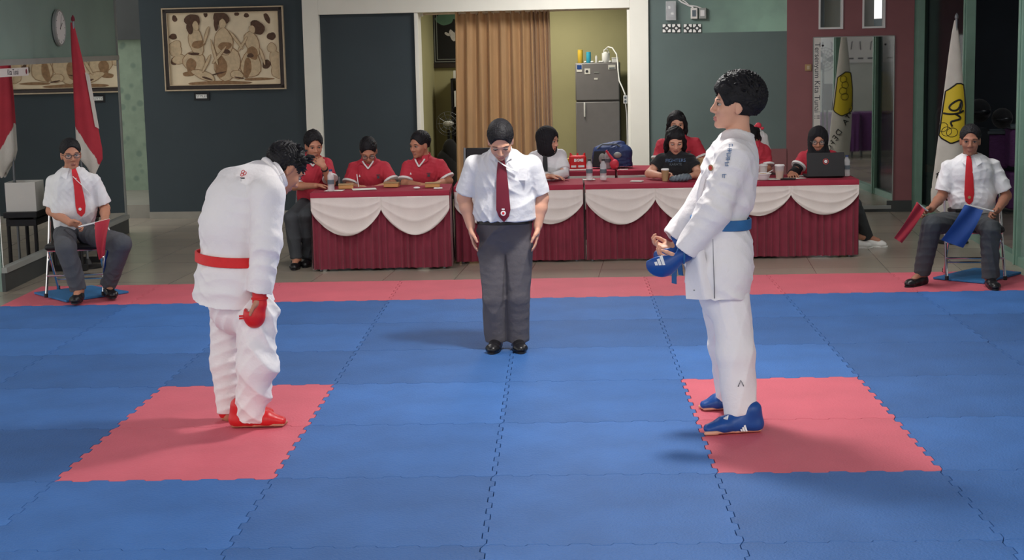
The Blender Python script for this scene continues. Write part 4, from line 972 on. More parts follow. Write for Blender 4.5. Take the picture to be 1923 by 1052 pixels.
def mk_person(label, J, R, rad, side, sleeve, mats, hands, h=.006, s=1., armr=(.046,.040,.030), legs=True, seat=True, lips='lips', eyes=None, collar='polo', sleeve_r=(.075,.068), slv=.82, legr=(.095,.072,.062), shoes='leather_black', footd=None, fat=1., base=None, crease=(.0065,30), shoe_L=.27, hem=None, ear=True, torso_k=.05, pantw=None, neck_r=1., hcoll=.062):
    base = base if base is not None else (J['pel'][0], J['pel'][1], FZ)
    t = thing('person', base, label, 'person', None)
    sk, sh_m, tr_m = mats; side = nz_(side)
    f = Fld(h)
    T = head(f, J['hd'], R, s, neck=J['nek'], ear=ear)
    top = J['nek']
    rr = [(a*.78, b*.78) for a, b in rad]
    f.tube([J['pel'], J['wai'], J['che'], top], [rr[0], rr[1], rr[2], (.06,.055)], side, k=.03)
    for i in (0, 1):
        a, b_, c = J['sh'][i], J['el'][i], J['wr'][i]
        f.cap(J['che']*.35+a*.35+top*.3, a, .05, armr[0], k=.03); f.cap(a, b_, armr[0], armr[1], k=.03)
        m_ = b_*.65+c*.35; f.cap(b_, m_, armr[1], armr[1]*.97, k=.02); f.cap(m_, c, armr[1]*.97, armr[2]*.92, k=.02)
        if hands[i] is not None: hd_ = hands[i]; hand(f, c, hd_[0], hd_[1], hd_[2], *hd_[3:])
        if legs:
            f.chain([J['hip'][i], J['kn'][i], J['an'][i]], [legr[0]*.72, legr[1]*.70, .04], k=.03)
            fd = footd[i] if footd else (0,-1,0); fd = nz_(np.array([fd[0], fd[1], 0])); an = J['an'][i]; f.cap(an, np.array([an[0], an[1], an[2]-.03])+fd*.10, .036, .026, k=.02)
    f.solve(); body = f.make('body', [sk, lips], t, paint=lip_paint(J['hd'], R, s))
    out = {'t': t, 'body': body, 'T': T, 'bodyP': f.P}
    face_bits(t, J['hd'], R, s, **(eyes or {}))
    # upper garment
    g_ = Fld(h+.0005); tor = [J['pel'], J['wai'], J['che']]
    up1 = J['che']*.4+top*.6; pts = tor+[up1, top-nz_(top-J['che'])*.01]
    rads = list(rad)+[(rad[2][0]*.80, rad[2][1]*.78), (.052*neck_r, .050*neck_r)]
    g_.tube(pts, rads, side, k=torso_k, pw=2.25)
    for i in (0, 1):
        a, b_, c = J['sh'][i], J['el'][i], J['wr'][i]
        g_.cap(up1, a, .050, sleeve_r[0]*.86, k=.035)
        if sleeve == 'short': e = a+(b_-a)*slv; g_.tube([a, e], [(sleeve_r[0]*.95,)*2, (sleeve_r[1],)*2], side, k=.018, ends=(0, 1))
        else: g_.tube([a, b_, b_+(c-b_)*slv], [(sleeve_r[0],)*2, (sleeve_r[1],)*2, (sleeve_r[1]*.9,)*2], side, k=.04, ends=(0, 1))
    if hem is not None: g_.plane(hem[0], hem[1])
    g_.ell(top+nz_(top-J['che'])*.035, (.056,.056,.05), k=.01, op='s')
    g_.solve().relax(1).crease(crease[0], crease[1], int(abs(J['pel'][0])*97) % 50, axis=None)
    g_.make('shirt', sh_m, t, relax=1); out['P'] = g_.P
    if legs:
        q = Fld(h+.001)
        w0 = J['wai']*.35+J['pel']*.65 if pantw is None else pantw
        q.tube([w0, J['pel']], [(rad[0][0]*.99, rad[0][1]*1.0), (rad[0][0]*.98, rad[0][1]*1.0)], side, k=.05, ends=(1, 0))
        for i in (0, 1):
            hp, kn, an = J['hip'][i], J['kn'][i], J['an'][i]; e = an+(kn-an)*.02
            q.tube([hp, kn, e], [(legr[0],)*2, (legr[1],)*2, (legr[2],)*2], side, k=.012, ends=(0, 1))
        q.solve().relax(1).crease(crease[0]*1.5, crease[1]*.75, 7+int(abs(J['pel'][0])*31) % 40)
        out['trousers'] = q.make('trousers', tr_m, t, relax=1); out['TP'] = q.P
        if shoes:
            for i in (0, 1):
                fd = footd[i] if footd else (0,-1,0); an = J['an'][i]; fd = nz_(np.array([fd[0], fd[1], 0]))
                o, b, T_ = shoe(t, np.array([an[0], an[1], J.get('ground', FZ)])-fd*.06, fd, shoe_L, m=shoes); b.make('sole', 'black' if shoes != 'led_white' else 'led_white', o, smooth=False)
    return out
def collar_obj(o, J, m='shirt_white', side=None, r=.066,  name='collar', hgt=.044, th=.008, tips=True, front=None):
    ax = nz_(J['hd']-UPV*.10-J['nek']) if 'cax' not in J else nz_(J['cax']); c = J['nek']+ax*.008; r = r*1.10; f = Fld(.0045)
    f.tube([c-ax*.012, c+ax*hgt], [(r+.006, r+.004), (r-.006, r-.006)], side, k=0, ends=(1, 1))
    f.tube([c-ax*.06, c+ax*(hgt+.03)], [(r-th, r-th), (r-th-.004, r-th-.006)], side, k=0, ends=(1, 1), op='s')
    if front is not None: f.cap(c+front*(r+.01)+ax*.05, c+front*(r+.012)-ax*.03, .020, .008, k=.0, op='s')
    f.solve(); f.make(name, m, o['t'])
    if tips and front is not None:
        s_ = nz_(np.cross(ax, front))
        for sg in (-1, 1):
            a = c+front*(r+.002)+ax*(hgt-.014)+s_*.012*sg; q = [a, a+s_*sg*.048-front*.026+ax*.006, a+s_*sg*.062-ax*.040, a+s_*sg*.024-ax*.066]
            q = q[:2]+[on_surf(np.array(o['P']), x, front, .02)+front*.006 for x in q[2:]]
            b = B(); b.poly(q, front, .004); b.make('collar_tip', m, o['t'], smooth=False)
def glasses(t, c, R, s=1., m='black'):
    T = lambda x, y, z: np.array(c)+R@np.array([x, y, z])*s
    b = B()
    for sx in (-1, 1):
        b.tube([T(sx*.033+.024*math.cos(a), .101, .000+.0165*math.sin(a)) for a in np.linspace(0, 2*PI, 17)], .0016*s*1.3, 6)
        b.tube([T(sx*.057, .099, .004), T(sx*.072, .05, .004), T(sx*.077, -.01, .004)], .0018*s, 6)
    b.tube([T(-.009,.102,.004), T(.009,.102,.004)], .0018*s, 6); g_ = b.make('glasses', m, t)
    b = B()
    for sx in (-1, 1): b.lathe(T(sx*.033,.1005,0), [(.023*s,0),(.023*s,.0006)], 16, axis=R[:,1])
    b.make('lenses', 'lens_glass', g_)
def seat_chair(x, y, yaw, label, m_frame='chrome', m_seat='black', z0=FZ, sh=.44, group='officials chairs', back=.80, sw=.40):
    """folding chair; yaw = direction the sitter faces"""
    t = thing('folding_chair', (x, y, z0), label, 'chair', group)
    fw = np.array([math.cos(yaw), math.sin(yaw), 0]); rt = np.array([fw[1], -fw[0], 0]); o_ = np.array([x, y, z0]); hw = sw/2
    P_ = lambda a, b_, z: o_+rt*a+fw*b_+UPV*z
    for sg in (-1, 1):
        b = B(); b.tube([P_(sg*hw, .20, .0), P_(sg*(hw-.005), -.02, sh*.93), P_(sg*(hw-.01), -.20, back)], .0115, 8); b.make('front_leg', m_frame, t)
        b = B(); b.tube([P_(sg*(hw-.025), -.22, 0.), P_(sg*(hw-.025), .12, sh-.035)], .0105, 8); b.make('rear_leg', m_frame, t)
        b = B(); b.lathe(P_(sg*hw, .20, 0), [(.015,0),(.015,.03)], 10); b.lathe(P_(sg*(hw-.025), -.22, 0), [(.014,0),(.014,.03)], 10); b.make('rubber_feet', 'black', t)
    b = B(); b.tube([P_(-hw, .12, .16), P_(hw, .12, .16)], .008, 8); b.tube([P_(-hw+.02, -.16, .09), P_(hw-.02, -.16, .09)], .008, 8); b.tube([P_(-hw+.02,.13,sh-.04), P_(hw-.02,.13,sh-.04)], .010, 8); b.make('stretcher', m_frame, t)
    R = np.stack([rt, fw, UPV], 1)
    b = B(); b.box(P_(0,-.01,sh-.012), (sw-.01,.38,.045), R=R); b.make('seat', m_seat, t, bevel=.018)
    b = B(); b.box(P_(0,-.195,back-.10), (sw-.04,.03,.20), R=R); b.make('backrest', m_seat, t, bevel=.012)
    return t
def PJ(px, py, y): return PY(px, py, y)
# ================================================================== the referee
def referee():
    Y = 3.97; q = lambda px, py, dy=0.: PY(px, py, Y+dy)
    hd = q(940, 264, -.17); R = rotm((.02,-.80,-.60), (0,-.60,.80))
    J = dict(pel=q(949,440,.02), wai=q(948,392,-.01), che=q(945,334,-.04), nek=q(941,291,-.09), hd=hd,
        sh=[q(891,310,-.05), q(999,310,-.05)], el=[q(872,372,-.0), q(1017,372,-.0)], wr=[q(884,424,-.03), q(1010,424,-.03)],
        hip=[q(925,462,.02), q(974,462,.02)], kn=[q(927,560,-.01), q(972,560,-.01)], an=[q(932,641,.03), q(973,641,.03)], ground=0.)
    o = mk_person('referee standing with head bowed in white short-sleeved shirt, maroon tie and grey trousers', J, R,
        [(.176,.125), (.186,.142), (.172,.130)], (1,0,0), 'short', ('skin_c','shirt_white','trouser_grey'),
        [((.10,-.03,-1), (1,.2,0), (0,-1,0), .22), ((-.10,-.03,-1), (-1,.2,0), (0,-1,0), .22)], h=.0052, armr=(.050,.043,.031), sleeve_r=(.066,.068), slv=.86,
        legr=(.094,.077,.072), base=(J['pel'][0], Y, 0), hem=(q(948,413,0), (0,0,-1)), footd=[(-.12,-1,0), (.12,-1,0)], eyes=dict(closed=True), crease=(.0075,27), shoe_L=.26, pantw=q(948,410,.0))
    t = o['t']
    hair_short(t, J['hd'], R, 1., h=.004, fringe=.05, nape=-.03, vol=.010, top=-.006)
    fr = nz_((0,-1,-.1)); J['cax'] = (0,-.45,1); collar_obj(o, J, side=(1,0,0), front=fr, r=.066)
    # tie with its crest and lanyard strap
    z = [292, 300, 320, 345, 370, 395, 408, 418]; wd = [.030,.038,.060,.072,.080,.088,.062,.006]; cx = [940,941,942,943,944,945,946,946]
    tie = ribbon(o['P'], [q(x, y, -.2) for x, y in zip(cx, z)], wd, (0,-1,0), (1,0,0), 'tie', 'tie_maroon', t, off=.013)
    cpt = on_surf(o['P'], q(945,401,-.2), (0,-1,0))+np.array([0,-.023,0])
    b = B(); b.lathe(cpt, [(.016,0),(.016,.002)], 14, axis=(0,-1,0)); b.box(cpt+np.array([0,-.001,.025]), (.018,.002,.008)); b.make('crest', 'white_mark', tie)
    b = B(); b.lathe(cpt+np.array([0,-.002,0]), [(.008,0),(.008,.002)], 12, axis=(0,-1,0)); b.make('crest_centre', 'tie_red', tie)
    # white lanyard across the chest
    pts = [on_surf(o['P'], q(x, y, -.25), (0,-1,0))+np.array([0,-.014,0]) for x, y in ((925,290),(934,303),(945,311),(957,318),(970,323))]
    b = B(); b.tube(pts, .006, 8, flat=.5); b.make('lanyard', 'white_plain', t)
    # belt line and shirt pocket
    belt_band(o['TP'], q(948,414,.0), UPV, .016, 'leather_black', t, off=.003)
    ribbon(o['P'], [q(978,318,-.2), q(978,340,-.2)], [.075,.075], (0,-1,0), (1,0,0), 'shirt_pocket', 'shirt_white', t, off=-.004, th=.002)
    # placket
    ribbon(o['P'], [q(951,y,-.2) for y in (300,330,360,390,405)], [.02]*5, (0,-1,0), (1,0,0), 'button_placket', 'shirt_white', t, off=.002, th=.002)
referee()

# ================================================================== bowing fighter in red
def gi_collar(t, pts, r, m='gi', name='collar', flat=2.6, n=10):
    b = B(); b.tube(pts, r, n, flat=flat); return b.make(name, m, t)
def foot_guard(t, heel, d, m, skin, L=.255, marks=None, side=1):
    d = nz_(np.array([d[0], d[1], 0])); s_ = np.cross(UPV, d); R = np.stack([s_, d, UPV], 1); heel = np.array([heel[0], heel[1], 0.]); T = lambda x, y, z: heel+R@np.array([x, y, z])
    f = Fld(.0042)
    f.tube([T(0,.015,.035), T(0,L*.35,.047), T(0,L*.65,.042), T(0,L*.93,.028)], [(.036,.034),(.045,.046),(.052,.038),(.038,.022)], s_, k=.02)
    f.tube([T(0,.02,.05), T(0,.03,.115)], [(.040,.044),(.044,.046)], s_, k=.03)
    f.cap(T(0,.05,.10), T(0,L*.6,.05), .035, .028, k=.03)
    f.plane([0,0,.013], (0,0,-1)); f.solve(); o = f.make('foot_guard', m, t)
    g_ = Fld(.004); g_.tube([T(0,.0,.018), T(0,L*.4,.016), T(0,L*.78,.016)], [(.032,.018),(.036,.014),(.046,.014)], s_, k=.01)
    for i in range(5): x = (.036-.017*i)*side; g_.cap(T(x,L*.80,.014), T(x*.95,L*(1.0-.012*i),.012), .0115 if i == 0 else .009, .010 if i == 0 else .0075, k=.003)
    g_.plane([0,0,.002], (0,0,-1)); g_.solve(); g_.make('bare_foot', skin, t)
    return o, T, f.P, R
def bow_fighter():
    Y = 2.05; q = lambda px, py, dy=0.: PY(px, py, Y+dy)
    fw = nz_((.88,.47,0)); rt = np.array([fw[1], -fw[0], 0])
    base = q(455, 800, 0); t = thing('person', (base[0], Y, 0), 'karate fighter in white uniform and red belt, bowing on the left red mats', 'person')
    pel, wai, mid, che, nek = q(446,552,.02), q(438,484,.0), q(440,425,.0), q(459,375,.03), q(503,334,.08)
    shR, elR, wrR = q(503,362,-.17), q(500,455,-.20), q(487,553,-.20)
    shL, elL, wrL = q(468,350,.25), q(478,445,.28), q(484,545,.26)
    hd = q(535,317,.12); R = rotm((.62,.42,-.66), (.42,.36,.83)); s = 1.02
    f = Fld(.005); T = head(f, hd, R, s, neck=nek)
    f.tube([pel, wai, mid, che, nek], [(.14,.11),(.13,.10),(.14,.11),(.15,.11),(.06,.055)], rt, k=.03)
    for sh, el, wr in ((shR,elR,wrR), (shL,elL,wrL)): f.chain([che*.5+sh*.5, sh, el, wr], [.05,.05,.04,.029], k=.03)
    hipR, knR, anR = q(482,590,-.10), q(484,685,-.12), q(470,784,-.05); hipL, knL, anL = q(430,585,.13), q(427,680,.12), q(430,778,.10)
    f.chain([hipR,knR,anR], [.07,.055,.042], k=.03); f.chain([hipL,knL,anL], [.07,.055,.042], k=.03)
    hand(f, wrR+np.array([0,0,-.0]), (-.02,.0,-1), (-1,.3,0), (-.2,-1,0), 1.0, .95); hand(f, wrL, (-.02,.1,-1), (-1,-.3,0), (.1,1,0), 1.0, .95)
    f.solve(); f.make('body', ['skin_b','lips'], t, paint=lip_paint(hd, R, s)); face_bits(t, hd, R, s)
    hair_short(t, hd, R, s, h=.0045, fringe=.055, nape=-.045, vol=.013, amp=.006, back=.002)
    b = B(); rs = random.Random(5)
    for k in range(46):        # spiky locks on the crown and brow
        a = rs.uniform(-2.6, 2.6); z = rs.uniform(.03, .118); y0 = .08*math.cos(a*.8); x0 = .075*math.sin(a); 
        p = T(x0, y0*.9, z); d_ = nz_(R@np.array([x0*1.2, y0+.03, .05])); L = rs.uniform(.018,.04); b.tube([p-d_*.01, p+d_*L*.6, p+d_*L+np.array([0,0,-.006])], [.010,.007,.001], 6)
    b.make('hair_locks', 'hair', t)
    # jacket
    g_ = Fld(.0062)
    hemc = q(438,563,.02); hax = nz_((.02,.0,-1))
    g_.tube([hemc, q(438,522,.01), wai, mid, che, che*.42+nek*.58, nek], [(.222,.205),(.198,.180),(.170,.150),(.185,.165),(.200,.168),(.150,.125),(.075,.070)], rt, k=.05, pw=2.2, ends=(1,0))
    g_.solve(); j0 = g_
    g2 = Fld(.0062)
    g2.tube([hemc, q(438,522,.01), wai, mid, che, che*.42+nek*.58, nek], [(.222,.205),(.198,.180),(.170,.150),(.185,.165),(.200,.168),(.150,.125),(.075,.070)], rt, k=.05, pw=2.2, ends=(1,0))
    for sh, el, wr in ((shR,elR,wrR), (shL,elL,wrL)):
        e = wr+nz_(el-wr)*.01
        g2.cap(che*.4+nek*.6, sh, .06, .075, k=.05); g2.tube([sh, el, e], [(.084,.080),(.077,.077),(.068,.068)], fw, k=.035, ends=(0,1))
        g2.tube([e+nz_(el-e)*.05, e-nz_(el-e)*.02], [(.050,.050),(.056,.056)], fw, k=.0, ends=(1,1), op='s')
    g2.ell(nek+nz_(nek-che)*.05, (.055,.055,.05), k=.01, op='s')
    g2.solve().relax(1).crease(.0085, 21, 4, axis=(.5,.2,.6)); g2.make('jacket', 'gi', t, relax=2)
    P = g2.P
    # belt
    belt_band(j0.P, wai, nz_((.07,0,1)), .026, 'belt_red', t)
    # collar roll
    ax = nz_(nek-che); e1 = rt; e2 = nz_(np.cross(ax, e1)); pts = [nek+ax*.022+e1*.086*math.cos(a)+e2*.082*math.sin(a)-ax*.045*max(0, -math.sin(a)*1.0) for a in np.linspace(-.3*PI, 1.3*PI, 18)]
    if (e2@fw) > 0: pts = [nek+ax*.022+e1*.086*math.cos(a)-e2*.082*math.sin(a)-ax*.02*max(0, -math.sin(a)) for a in np.linspace(-.3*PI, 1.3*PI, 18)]
    ax = nz_(hd-nek); e1 = nz_(np.cross(ax, (0,0,1))); e2 = np.cross(ax, e1); c0_ = nek+ax*.030
    b = B(); b.tube([c0_+e1*.088*math.cos(a)+e2*.086*math.sin(a) for a in np.linspace(0, 2*PI, 25)], .017, 10); b.tube([c0_+ax*.026+e1*.082*math.cos(a)+e2*.080*math.sin(a) for a in np.linspace(0, 2*PI, 25)], .013, 10); b.make('collar', 'gi', t)
    # back emblem
    outd = nz_((-.35,-.75,.5)); c = on_surf(P, q(463,330,-.3)*1., outd, .02); c = on_surf(P, q(460,328,-.10), outd, .02)+outd*.004
    s1 = nz_(np.cross(UPV, outd)); s2 = np.cross(outd, s1)
    b = B()
    for k in range(3): an = k*2*PI/3; p = c+s1*.009*math.cos(an)+s2*.009*math.sin(an); b.tube([p+s1*.009*math.cos(x)+s2*.009*math.sin(x) for x in np.linspace(0,2*PI,13)], .002, 6)
    b.make('back_emblem', 'logo_red', t)
    b = B(); b.box(c-s2*.027, (.034,.006,.003), R=np.stack([s1,s2,outd],1)); b.make('back_lettering', 'dark_mark', t)
    # trousers
    f = Fld(.0062)
    f.tube([q(444,530,.02), q(447,575,.02)], [(.165,.15),(.165,.150)], rt, k=.05, ends=(1,0))
    f.tube([hipR, knR, q(470,786,-.05)], [(.112,.112),(.104,.104),(.084,.084)], rt, k=.03, ends=(0,1)); f.tube([hipL, knL, q(430,777,.10)], [(.10,.10),(.088,.088),(.062,.062)], rt, k=.03, ends=(0,1))
    f.solve().relax(1).crease(.0125, 22, 9, axis=(.5,0,.8)); f.make('trousers', 'gi', t, relax=2)
    foot_guard(t, q(440,803,-.07), (1,.10,0), 'pad_red', 'skin_b', L=.262, side=1); foot_guard(t, q(421,790,.10), (1,.22,0), 'pad_red', 'skin_b', side=-1)
    # gloves
    for wr, sg in ((wrR, -1), (wrL, 1)):
        f = Fld(.0045); c = wr+np.array([-.030,0,-.105]); f.ell(c, (.056,.048,.066), k=.02); f.ell(wr+np.array([-.005,0,-.058]), (.036,.036,.035), k=.02); f.cap(wr+np.array([.0,0,.02]), wr+np.array([.0,0,-.045]), .036,.036,k=.012)
        f.ell(wr+np.array([-.05,sg*.0+.0,-.06]), (.022,.05,.028), k=.01, op='s'); f.solve(); gl = f.make('glove', 'pad_red', t)
        b = B(); a = wr+np.array([0,0,-.02]); b.tube([a+np.array([.037*math.cos(x),.037*math.sin(x),0]) for x in np.linspace(0,2*PI,17)], .006, 8); b.make('wrist_strap', 'belt_red', gl)
        b = B(); p = c+np.array([-.052,sg*.012,.0]); 
        for dz in (0,-.012): b.tube([p+np.array([.01,0,dz]), p+np.array([-.022,0,dz-.002])], .005, 6)
        b.make('finger_loops', 'belt_red', gl)
bow_fighter()

# ================================================================== upright fighter in blue
def stripes(t, c, R, sz, m='white_mark', name='three_stripe_mark'):
    """three slanted bars growing in height"""
    b = B()
    for k in range(3):
        x0 = -.5+.34*k; hgt = .35+.30*k; w_ = .26; sl = .22
        p = [(x0, -.4), (x0+w_, -.4), (x0+w_-sl*hgt*1.3, -.4+hgt), (x0-sl*hgt*1.3+.0, -.4+hgt*.86)]
        b.poly([c+R[:,0]*x*sz+R[:,1]*y*sz for x, y in p], R[:,2], .0015)
    return b.make(name, m, t, smooth=False)
def blue_fighter():
    Y = 1.95; q = lambda px, py, dy=0.: PY(px, py, Y+dy)
    fw = nz_((-1,-.10,0)); sd = np.array([-fw[1], fw[0], 0]); sd = nz_((.10,-1,0))     # sd: his left, towards the camera
    base = q(1370, 790, 0); t = thing('person', (base[0], Y, 0), 'karate fighter in white uniform and blue belt, upright on the right red mats', 'person')
    pel, wai, mid, che, nek = q(1352,520), q(1352,417), q(1364,370), q(1371,315), q(1386,262)
    shN, elN, cuN = q(1377,296,-.17), q(1341,396,-.20), q(1287,472,-.17)
    shF, elF, cuF = q(1370,290,.17), q(1322,380,.20), q(1263,449,.15)
    hd = q(1379,198,.0); s = 1.06; R = rotm((-1,-.12,.10), (.08,0,1))
    f = Fld(.005); T = head(f, hd, R, s, neck=nek)
    f.tube([pel, wai, mid, che, nek], [(.13,.10),(.12,.095),(.13,.10),(.14,.10),(.055,.055)], sd, k=.03)
    wrN, wrF = q(1282,484,-.16), q(1270,464,.13)
    for sh, el, wr in ((shN,elN,wrN), (shF,elF,wrF)): f.chain([che*.5+sh*.5, sh, el, wr], [.05,.05,.04,.030], k=.03)
    hand(f, wrN, (-1,.05,.02), (0,.1,1), (-.1,-1,.2), .75, 1.0, 1.4); hand(f, wrF, (-1,.0,.05), (0,-.1,1), (-.1,1,.2), .8, 1.0, 1.4)
    hipN, knN, anN = q(1372,560,-.095), q(1382,665,-.14), q(1391,776,-.17); hipF, knF, anF = q(1350,560,.14), q(1360,655,.22), q(1368,748,.28)
    f.chain([hipN,knN,anN], [.07,.055,.042], k=.03); f.chain([hipF,knF,anF], [.07,.055,.042], k=.03)
    f.solve(); f.make('body', ['skin_c','lips'], t, paint=lip_paint(hd, R, s)); face_bits(t, hd, R, s)
    hair_short(t, hd, R, s, h=.004, fringe=.030, nape=-.040, vol=.022, top=.022, back=.012, amp=.005, part=.0)
    b = B(); rs = random.Random(11)
    for k in range(90):
        a = rs.uniform(-PI, PI); el = rs.uniform(.25, 1.4); d_ = np.array([math.sin(a)*math.cos(el), math.cos(a)*math.cos(el), math.sin(el)])
        if d_[1] > .55 and d_[2] < .5: continue
        c = np.array([0,-.022,.045]); p = c+d_*np.array([.088,.112,.108]); w_ = nz_(R@(d_*.8+np.array([rs.uniform(-.5,.5), .5, rs.uniform(-.3,.3)]))); P0 = T(*p)
        b.tube([P0-w_*.015, P0+w_*.004+R@d_*.004, P0+w_*.024+R@d_*-.002], [.010,.008,.001], 6)
    b.make('hair_locks', 'hair', t)
    # jacket
    g2 = Fld(.0062)
    tp = [q(1350,553), q(1350,500), q(1352,450), wai, mid, che, che*.40+nek*.60, nek]
    trad = [(.228,.156),(.212,.160),(.180,.146),(.140,.084),(.172,.128),(.195,.125),(.150,.100),(.072,.066)]
    g2.tube(tp, trad, sd, k=.045, pw=2.2, ends=(1,0))
    for sh, el, cu in ((shN,elN,cuN), (shF,elF,cuF)):
        g2.cap(che*.4+nek*.6, sh, .06, .080, k=.05); g2.tube([sh, el, cu], [(.088,.084),(.086,.082),(.066,.062)], sd, k=.03, ends=(0,1))
        dd = nz_(cu-el); g2.tube([cu-dd*.05, cu+dd*.02], [(.044,.044),(.054,.052)], sd, k=0, ends=(1,1), op='s')
    g2.ell(nek+nz_(nek-che)*.05, (.054,.054,.05), k=.01, op='s')
    g2.solve().relax(1).crease(.0075, 20, 21, axis=(.8,.2,.5)); g2.make('jacket', 'gi', t, relax=2); P = g2.P
    # front flap of the wrap jacket
    fl = [q(1306,440,-.10), q(1300,480,-.11), q(1297,520,-.11), q(1299,560,-.11)]
    def flap(u, v):
        x = u*3; i = min(int(x), 2); tt = x-i; c = fl[i]*(1-tt)+fl[i+1]*tt; w_ = .05+.10*u
        return c+np.array([-.03+w_*v+.012*math.sin(v*6)*u, -.085*math.sin(v*2.2)-.02, .012*v])
    b = B(); b.grid(flap, 12, 12, thick=.006, nrm=(-.6,-.8,0)); b.make('jacket_flap', 'gi', t)
    # side slit seam of the skirt
    ribbon(P, [q(1341+x, y, -.3) for x, y in ((0,452),(1,490),(3,530),(4,566))], [.002,.003,.003,.004], (0,-1,0), (1,0,0), 'side_seam', 'dark_mark', t, off=.0, th=.002, nv=2)
    # belt and hanging ends
    j0 = Fld(.0062); j0.tube(tp, trad, sd, k=.045, pw=2.2); j0.solve(); belt_band(j0.P, wai, nz_((.03,0,1)), .026, 'belt_blue', t)
    b = B(); ff = wai+fw*.12
    b.ellipsoid(ff, (.03,.035,.028), n=12, k=8)
    for k, (dx, dz, yy) in enumerate(((-.10,-.30,-.03), (-.06,-.27,.05))):
        p0, p1 = ff+np.array([-.01,yy*.5,0]), ff+np.array([dx,yy,dz]); b.grid(lambda u, v, p0=p0, p1=p1: p0*(1-u)+p1*u+np.array([-.035*math.sin(PI*u*.9), .0, .0])+np.array([.020,-.035,0])*(v-.5), 10, 3, thick=.004, nrm=(.8,.5,0))
    b.make('belt_ends', 'belt_blue', t)
    # collar band
    ax = nz_(nek-che); pts = [nek+ax*.015+sd*.066*math.cos(a)-fw*.064*math.sin(a)-ax*.02*max(0, -math.sin(a)) for a in np.linspace(-.25*PI, 1.25*PI, 18)]
    b = B(); b.tube(pts, .013, 10); b.tube([p-ax*.022 for p in pts], .013, 10)
    l0, l1 = pts[0], on_surf(P, q(1330,335,-.06), nz_((-1,-.5,0)), .03); l2 = on_surf(P, q(1318,392,.0), nz_((-1,-.2,0)), .03)
    b.tube([l0, (l0+l1)/2+fw*.018, l1+fw*.004, (l1+l2)/2+fw*.01, l2], .014, 10); r0 = pts[-1]; b.tube([r0, (r0+l2)/2+fw*.02+np.array([0,.03,0]), l2], .014, 10)
    b.make('collar', 'gi', t)
    # marks: badge, shoulder lettering, skirt label, ankle mark
    bo = nz_((-.75,-.65,.0)); c = on_surf(P, q(1337,315,-.2), bo, .02)+bo*.003
    b = B(); b.lathe(c, [(.016,0),(.016,.002)], 14, axis=bo); bd = b.make('chest_badge', 'card', t); b = B(); b.lathe(c+bo*.002, [(.010,0),(.010,.002)], 12, axis=bo); b.make('badge_centre', 'red_mark', bd)
    b = B(); chars = [((0,.9),(1,.9)),((0,.5),(1,.5)),((.5,1),(.5,0)),((.1,.1),(.9,.1)),((.1,.9),(.1,.1)),((.9,.9),(.9,.4))]
    no = nz_((-.05,-1,.25)); pp = [(1376,263),(1373.5,272),(1371.5,281),(1370,290),(1368,299),(1363,322)]
    for k, (x, y) in enumerate(pp):
        c = on_surf(P, q(x, y, -.4), no, .015)+no*.004; s1 = nz_(np.array([1,0,0])-no*no[0]); s2 = np.cross(s1, no)*-1; s2 = nz_(np.cross(no, s1)); z = .020
        rs2 = random.Random(k*7+1)
        for (x0, y0), (x1, y1) in rs2.sample(chars, 4 if k < 5 else 3):
            b.tube([c+s1*(x0-.5)*z+s2*(y0-.5)*z, c+s1*(x1-.5)*z+s2*(y1-.5)*z], .0016, 5)
    b.make('shoulder_lettering', 'blue_mark', t)
    c = on_surf(P, q(1312,553,-.3), (0,-1,0), .02)+np.array([0,-.004,0]); b = B(); b.box(c, (.030,.002,.006)); b.make('hem_label', 'frame_grey', t)
    # trousers
    f = Fld(.0062); f.tube([q(1352,505), q(1358,565)], [(.165,.120),(.165,.115)], sd, k=.05, ends=(1,0))
    f.tube([hipN, knN, q(1390,779,-.17)], [(.098,.098),(.096,.096),(.086,.084)], sd, k=.03, ends=(0,1)); f.tube([hipF, knF, q(1368,748,.28)], [(.095,.090),(.082,.078),(.070,.066)], sd, k=.03, ends=(0,1))
    f.solve().relax(1).crease(.0075, 19, 33, axis=(.8,0,.4)); f.make('trousers', 'gi', t, relax=2); P2 = f.P
    for k, yy in enumerate((752, 764)): pass
    c = on_surf(P2, q(1398,733,-.4), (0,-1,0), .02)+np.array([0,-.004,0]); b = B(); b.tube([c+np.array([-.014,0,-.016]), c+np.array([0,0,.016]), c+np.array([.014,0,-.014])], .0022, 6); b.make('ankle_mark', 'dark_mark', t)
    # foot guards
    o1, T1, P3, R3 = foot_guard(t, q(1424,806,-.20), (-1,-.14,0), 'pad_blue', 'skin_c', L=.272, side=1)
    o2, T2, P4, R4 = foot_guard(t, q(1400,766,.30), (-1,-.10,0), 'pad_blue', 'skin_c', L=.235, side=-1)
    no = nz_((-.0,-1,.35)); c = on_surf(P3, q(1404,800,-.4), no, .012)+no*.002; s1 = nz_(np.array([1,0,0])); s2 = nz_(np.cross(no, s1)); s2 = s2*np.sign(s2[2]); stripes(o1, c, np.stack([s1,s2,no],1), .034)
    no2 = nz_((-.5,-.5,.7)); c = on_surf(P3, q(1365,785,-.4), no2, .012)+no2*.002; s1 = nz_(np.cross(UPV,no2)); s2 = nz_(np.cross(no2, s1)); s2 = s2*np.sign(s2[2]); stripes(o1, c, np.stack([s1,s2,no2],1), .026)
    # gloves
    for k, (px, py, dy, wr) in enumerate(((1243,496,-.17,wrN), (1250,480,.13,wrF))):
        f = Fld(.0045); c = q(px, py, dy); a = .0 
        f.ell(c, (.078,.060,.064) if k == 0 else (.062,.055,.052), k=.02); f.tube([q(1288 if k == 0 else 1266, 476 if k == 0 else 456, dy), q(1266,484,dy) if k == 0 else q(1256,470,dy)], [(.040,.040),(.040,.044)], (0,1,0), k=.03)
        f.cap(wr+np.array([-.03,0,.012]), wr+np.array([-.20,0,.045]), .038,.05, k=.012, op='s'); f.solve(); gl = f.make('glove', 'pad_blue', t)
